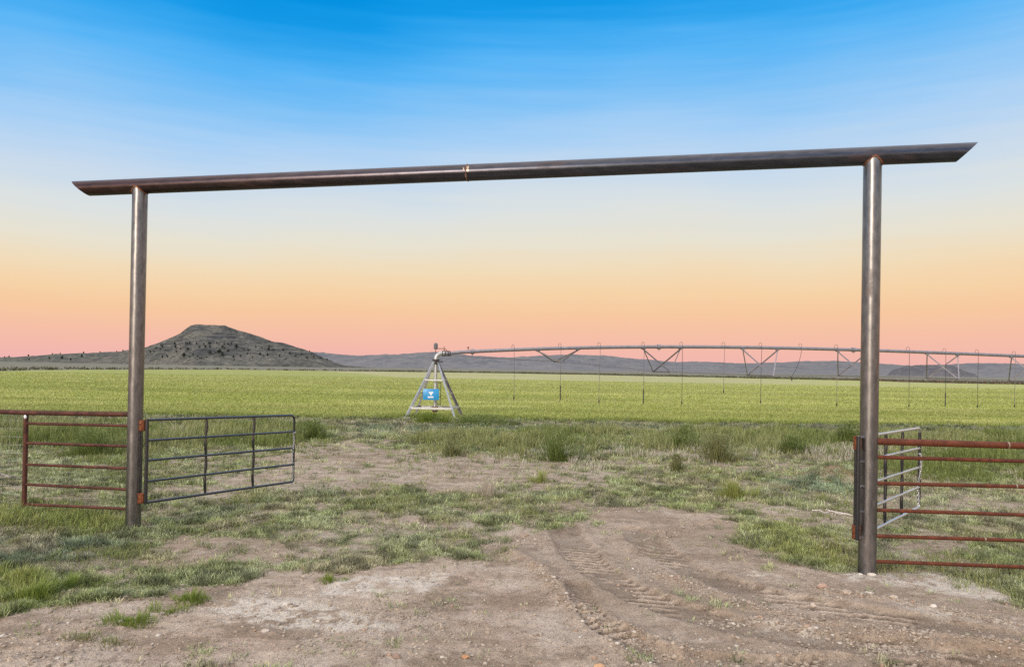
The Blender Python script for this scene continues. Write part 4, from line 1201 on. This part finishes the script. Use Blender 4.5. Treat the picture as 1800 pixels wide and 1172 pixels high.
# ------------------------------------------------------------------ stones
def pebbles(name, X, Y, R_, cols, mat):
    ico = bmesh.new(); bmesh.ops.create_icosphere(ico, subdivisions=1, radius=1)
    bv = np.array([v_.co[:] for v_ in ico.verts]); bf = np.array([[v_.index for v_ in f.verts] for f in ico.faces]); ico.free()
    n = len(X); sc3 = np.stack([rng.uniform(.7, 1.3, n), rng.uniform(.7, 1.3, n), rng.uniform(.4, .85, n)], -1)
    V = bv[None]*sc3[:, None]*R_[:, None, None]*(1+rng.uniform(-.38, .38, (n, len(bv), 1)))
    th = rng.uniform(0, 6.28, n); c_, s_ = np.cos(th)[:, None], np.sin(th)[:, None]
    x, y = V[..., 0]*c_-V[..., 1]*s_, V[..., 0]*s_+V[..., 1]*c_
    V = np.stack([x+X[:, None], y+Y[:, None], V[..., 2]+(gz_at(X, Y)+R_*.18)[:, None]], -1)
    F_ = bf[None]+(np.arange(n)*len(bv))[:, None, None]
    return np_mesh(name, V.reshape(-1, 3), [F_.reshape(-1, 3)], mat, np.repeat(cols, len(bv), 0))
m_stone, n, l, bs = new_mat('stone')
at = n.new('ShaderNodeAttribute'); at.attribute_name = 'col'; a = noise(n, l, objco(n), 60, 4)
l.new(mixc(n, l, .6, at.outputs['Color'], rampn(n, l, a, [(.3, (.7, .7, .7)), (.7, (1.25, 1.25, 1.25))]), 'MULTIPLY'), bs.inputs['Base Color'])
bs.inputs['Roughness'].default_value = .9
X, Y = scatter(170000, 5.8, 17, p=1.9)
z = zones(X, Y)
sel = np.zeros(len(X))
for p, hh2, w in T_RIDGES:
    s, t = path_sd(X, Y, p); sel = np.maximum(sel, np.exp(-((s+.05)/(w*1.3))**2))
bare = np.maximum(z['road'], z['dirt'])
sg_, _t = path_sd(X, Y, smooth_path([tuple(G(x, y).xy) for x, y in [(1430, 1032), (1500, 1048), (1570, 1058), (1640, 1074), (1700, 1084)]]))
sel = np.maximum(sel, 1.6*np.exp(-(sg_/.09)**2))
s2_, _t = path_sd(X, Y, smooth_path([tuple(G(x, y).xy) for x, y in [(1240, 1090), (1330, 1085), (1440, 1112), (1560, 1136), (1660, 1150)]]))
sel = np.maximum(sel, 1.3*np.exp(-(s2_/.13)**2))
dens = bare*(.035+.10*sst(.5, .7, fbm(X*1.3, Y*1.3, 191, 3))+.13*sst(8.2, 6.5, Y)*sst(.45, .65, fbm(X*.9, Y*.9, 193, 3))+.55*sel*sst(.32, .5, fbm(X*2, Y*2, 195, 3)))
keep = rng.random(len(X)) < dens; X, Y = X[keep], Y[keep]; nn = len(X)
cs = lerp(col3(.46, .385, .30)[None], col3(.25, .20, .155)[None], rng.random((nn, 1))); wm = rng.random((nn, 1))
cs = np.where(wm > .96, col3(.55, .50, .43)[None], cs); cs = np.where(wm < .03, col3(.38, .26, .18)[None], cs)
gv = pebbles('gravel', X, Y, (.003+.020*rng.random(nn)**5+.005*rng.random(nn)+.010*sel[keep]*rng.random(nn)**2), cs, m_stone)
tag(gv, 'loose gravel and clods scattered on the bare track', 'gravel', kind='stuff')
def rock(label, px, py, size, c, flat=.6):
    p = G(px, py); bm = bmesh.new(); bmesh.ops.create_icosphere(bm, subdivisions=3, radius=1)
    s0 = random.random()*50; gz = gz1(p.x, p.y)
    for v_ in bm.verts:
        q = v_.co*1.6+Vector((s0, s0*.3, 0)); from mathutils import noise as mn
        k = 1+.35*mn.noise(q)+.12*mn.noise(q*3)
        v_.co = Vector((v_.co.x*k*size, v_.co.y*k*size*.8, v_.co.z*k*size*flat))+Vector((p.x, p.y, gz+size*flat*.35))
    o = obj('rock', bm, plain('rock_'+str(px), c, .9, scale=30, b=.4), None, True, (p.x, p.y, gz))
    tag(o, label, 'rock', 'single rocks on the track')
rock('orange brown rock at the bottom edge below the smooth pale track', 818, 1151, .032, (.45, .24, .12))
rock('dull brown rock left of the orange brown one', 697, 1153, .038, (.30, .21, .16))
rock('small pale rock on the light bare soil at the lower left', 502, 1066, .030, (.62, .57, .50))
rock('flat pale stone right of the smallest green tufts', 466, 1112, .042, (.50, .43, .36), .35)
rock('white rock at the foot of the right post, directly in front', 1532, 1009, .050, (.66, .60, .52), .5)
rock('smaller white rock at the left foot of the right post', 1512, 1008, .030, (.62, .58, .52), .5)
rock('pinkish rock beside the track left of the stony row', 1446, 1037, .060, (.42, .29, .22), .6)
rock('pale rock in the middle of the track', 1429, 1064, .030, (.60, .50, .40), .9)
rock('tan rock at the left of the stony row', 1488, 1048, .055, (.44, .35, .27))
rock('white rock at the right end of the stony row', 1641, 1074, .038, (.66, .61, .54))
rock('tan rock near the middle of the stony row', 1571, 1058, .045, (.50, .42, .33))
rock('round tan rock near the right edge of the track', 1755, 1127, .045, (.45, .38, .31))
rock('pale orange rock at the bottom edge right of the middle', 1054, 1168, .050, (.55, .33, .18))

# dead branch at the far left, twine on the weeds
def strand(name, label, cat, pts, r, mat, cap=True):
    p0 = Vector(pts[0]); bm = bmesh.new()
    tube(bm, pts, r, 8, True, [r*(1-.6*i/len(pts)) for i in range(len(pts))]); return bm
a = G(-8, 868); z_ = gz1(a.x, a.y)
bm = bmesh.new()
for (dx, dy, dz, r0) in ((.62, .1, .06, .045), (.45, -.1, .16, .03), (.38, .12, -.0, .03)):
    pts = [Vector((a.x-.3, a.y, z_+.10))+Vector((dx, dy, dz))*t+Vector((0, 0, .05*math.sin(t*5))) for t in [k/7 for k in range(8)]]
    tube(bm, pts, r0, 8, True, [r0*(1.2-.9*k/7) for k in range(8)])
tag(obj('dead_branch', bm, rusty('weathered_wood', (.50, .46, .40), (.06, .05, .045), .5, rough=.9, scale=8), None, True, (a.x, a.y, z_)), 'bleached broken branch lying in the grass at the left edge', 'branch')
bm = bmesh.new()
pts = []
for k, (px, py) in enumerate([(1427, 902), (1440, 903), (1450, 906), (1462, 904), (1474, 908), (1486, 909), (1498, 911)]):
    q = G(px, py); pts.append(Vector((q.x, q.y, gz1(q.x, q.y)+.05+.015*(k % 2))))
tube(bm, pts, .011, 6)
pts = []
for k, (px, py) in enumerate([(1453, 901), (1462, 905), (1476, 906), (1488, 909)]):
    q = G(px, py); pts.append(Vector((q.x, q.y, gz1(q.x, q.y)+.06)))
tube(bm, pts, .009, 6)
q = G(1460, 905)
tag(obj('twine', bm, plain('white_twine', (.66, .60, .55), .8), None, True, (q.x, q.y, gz1(q.x, q.y))), 'pale twine lying in the low weeds left of the right post', 'twine')

# ------------------------------------------------------------------ junipers on the butte and the low ridge
def juniper_mesh(seed):
    r_ = np.random.default_rng(seed); vg = Veg(); n_ = 170
    hz = r_.random(n_)**.9; rad = .52*(1-hz)**.6*(.7+.3*np.sin(hz*9+seed)); a = r_.uniform(0, 6.28, n_); rr = rad*np.sqrt(r_.random(n_))
    c = lerp(col3(.06, .078, .062)[None], col3(.105, .12, .09)[None], r_.random((n_, 1)))
    vg.add(np.stack([np.sin(a)*rr, np.cos(a)*rr, .06+hz*.82], -1), a, r_.uniform(.14, .28, n_), r_.uniform(.10, .18, n_), r_.uniform(.2, 1.2, n_), r_.uniform(0, .6, n_), c)
    V = np.concatenate(vg.V); o = np_mesh('juniper', V, [np.concatenate(vg.q), np.concatenate(vg.t)], m_leaf, np.concatenate(vg.c))
    me = o.data; bpy.data.objects.remove(o); return me
m_bark = plain('juniper_bark', (.09, .065, .05), .9)
jm = [juniper_mesh(s) for s in range(5)]
tb_ = bmesh.new(); tube(tb_, [(0, 0, -.12), (.01, 0, .15), (0, .01, .5)], .05, 6, True, [.06, .045, .02])
tme = bpy.data.meshes.new('trunk'); tb_.to_mesh(tme); tb_.free(); tme.materials.append(m_bark)
spots = [(283, 608, 4), (286, 611, 5), (308, 606, 6), (311, 612, 6), (322, 615, 4), (329, 605, 4), (332, 606, 5), (336, 605, 5), (334, 616, 6), (347, 605, 4), (352, 612, 5), (358, 606, 4), (361, 611, 5), (367, 605, 5), (370, 604, 4), (369, 611, 5), (381, 604, 4),
         (369, 622, 7), (383, 620, 5), (386, 620, 7), (390, 626, 8), (391, 612, 6), (394, 606, 4), (401, 606, 4), (407, 605, 4), (400, 619, 6), (416, 611, 7), (430, 616, 5), (437, 617, 4), (451, 611, 4), (461, 612, 4), (473, 610, 5), (473, 616, 6), (481, 616, 4), (473, 626, 6), (460, 624, 5),
         (493, 627, 5), (498, 617, 5), (447, 630, 4), (328, 628, 8), (340, 630, 4), (265, 620, 5), (290, 629, 5), (275, 613, 4), (300, 629, 4), (316, 620, 4), (345, 625, 4), (356, 631, 4), (410, 628, 4), (424, 627, 4), (436, 623, 4), (510, 622, 4), (520, 627, 4), (530, 624, 4), (540, 630, 5), (552, 628, 4), (565, 630, 4), (575, 633, 4), (505, 632, 4)]
_sr = random.Random(5)
for _ in range(48):
    _x = _sr.uniform(262, 590); spots.append((_x, _sr.uniform(607+max(0, (_x-470)*.14), 633), _sr.uniform(1.8, 3.4)))
cnt = 0
def place_jun(x, y, z, h, label, group):
    global cnt
    o = bpy.data.objects.new('juniper', None); COL.objects.link(o); o.location = (x, y, z); o.scale = (h*random.uniform(.9, 1.5), h*1.1, h); o.rotation_euler = (0, 0, random.uniform(0, 6.28))
    for nm, me in (('crown', jm[cnt % 5]), ('trunk', tme)):
        c = bpy.data.objects.new(nm, me); COL.objects.link(c); c.parent = o
    tag(o, label, 'tree', group); cnt += 1
def hill_hit(px, py, zat, D0, depth):
    """where the line of sight first meets the slope"""
    for k in range(400):
        t = -1+k/200
        D = D0
        for _ in range(3):
            x = P(px, py, D).x; D, z_ = zat(x, t)
        if P(px, py, D).z <= z_+.0 and z_ > -.1: return x, D, z_
    return None
for px, py, h in spots:
    r_ = hill_hit(px, py, zat_b, 1350, 330)
    if r_: place_jun(r_[0], r_[1], r_[2]-.2, h*.85, 'dark juniper growing on the scrubby slope of the flat topped butte', 'junipers dotted over the butte')
for px, h in ((8, 4), (16, 5), (50, 6), (92, 4), (106, 4), (147, 5), (176, 4), (205, 4), (216, 6), (222, 5), (545, 3)):
    D = 1700; x = P(px, 620, D).x; y, z_ = zat_r(x, 0)
    place_jun(x, y, z_-.5, h*.9, 'dark juniper on the skyline of the low ridge left of the butte', 'junipers on the low ridge')
for px, py, h in ((95, 631, 5), (113, 631, 6), (146, 628, 6), (128, 633, 4), (180, 631, 4), (60, 633, 4), (200, 628, 5), (160, 635, 4)):
    r_ = hill_hit(px, py, zat_r, 1700, 420)
    if r_: place_jun(r_[0], r_[1], r_[2]-.2, h*1.0, 'dark juniper part way down the low ridge left of the butte', 'junipers below the ridge line')
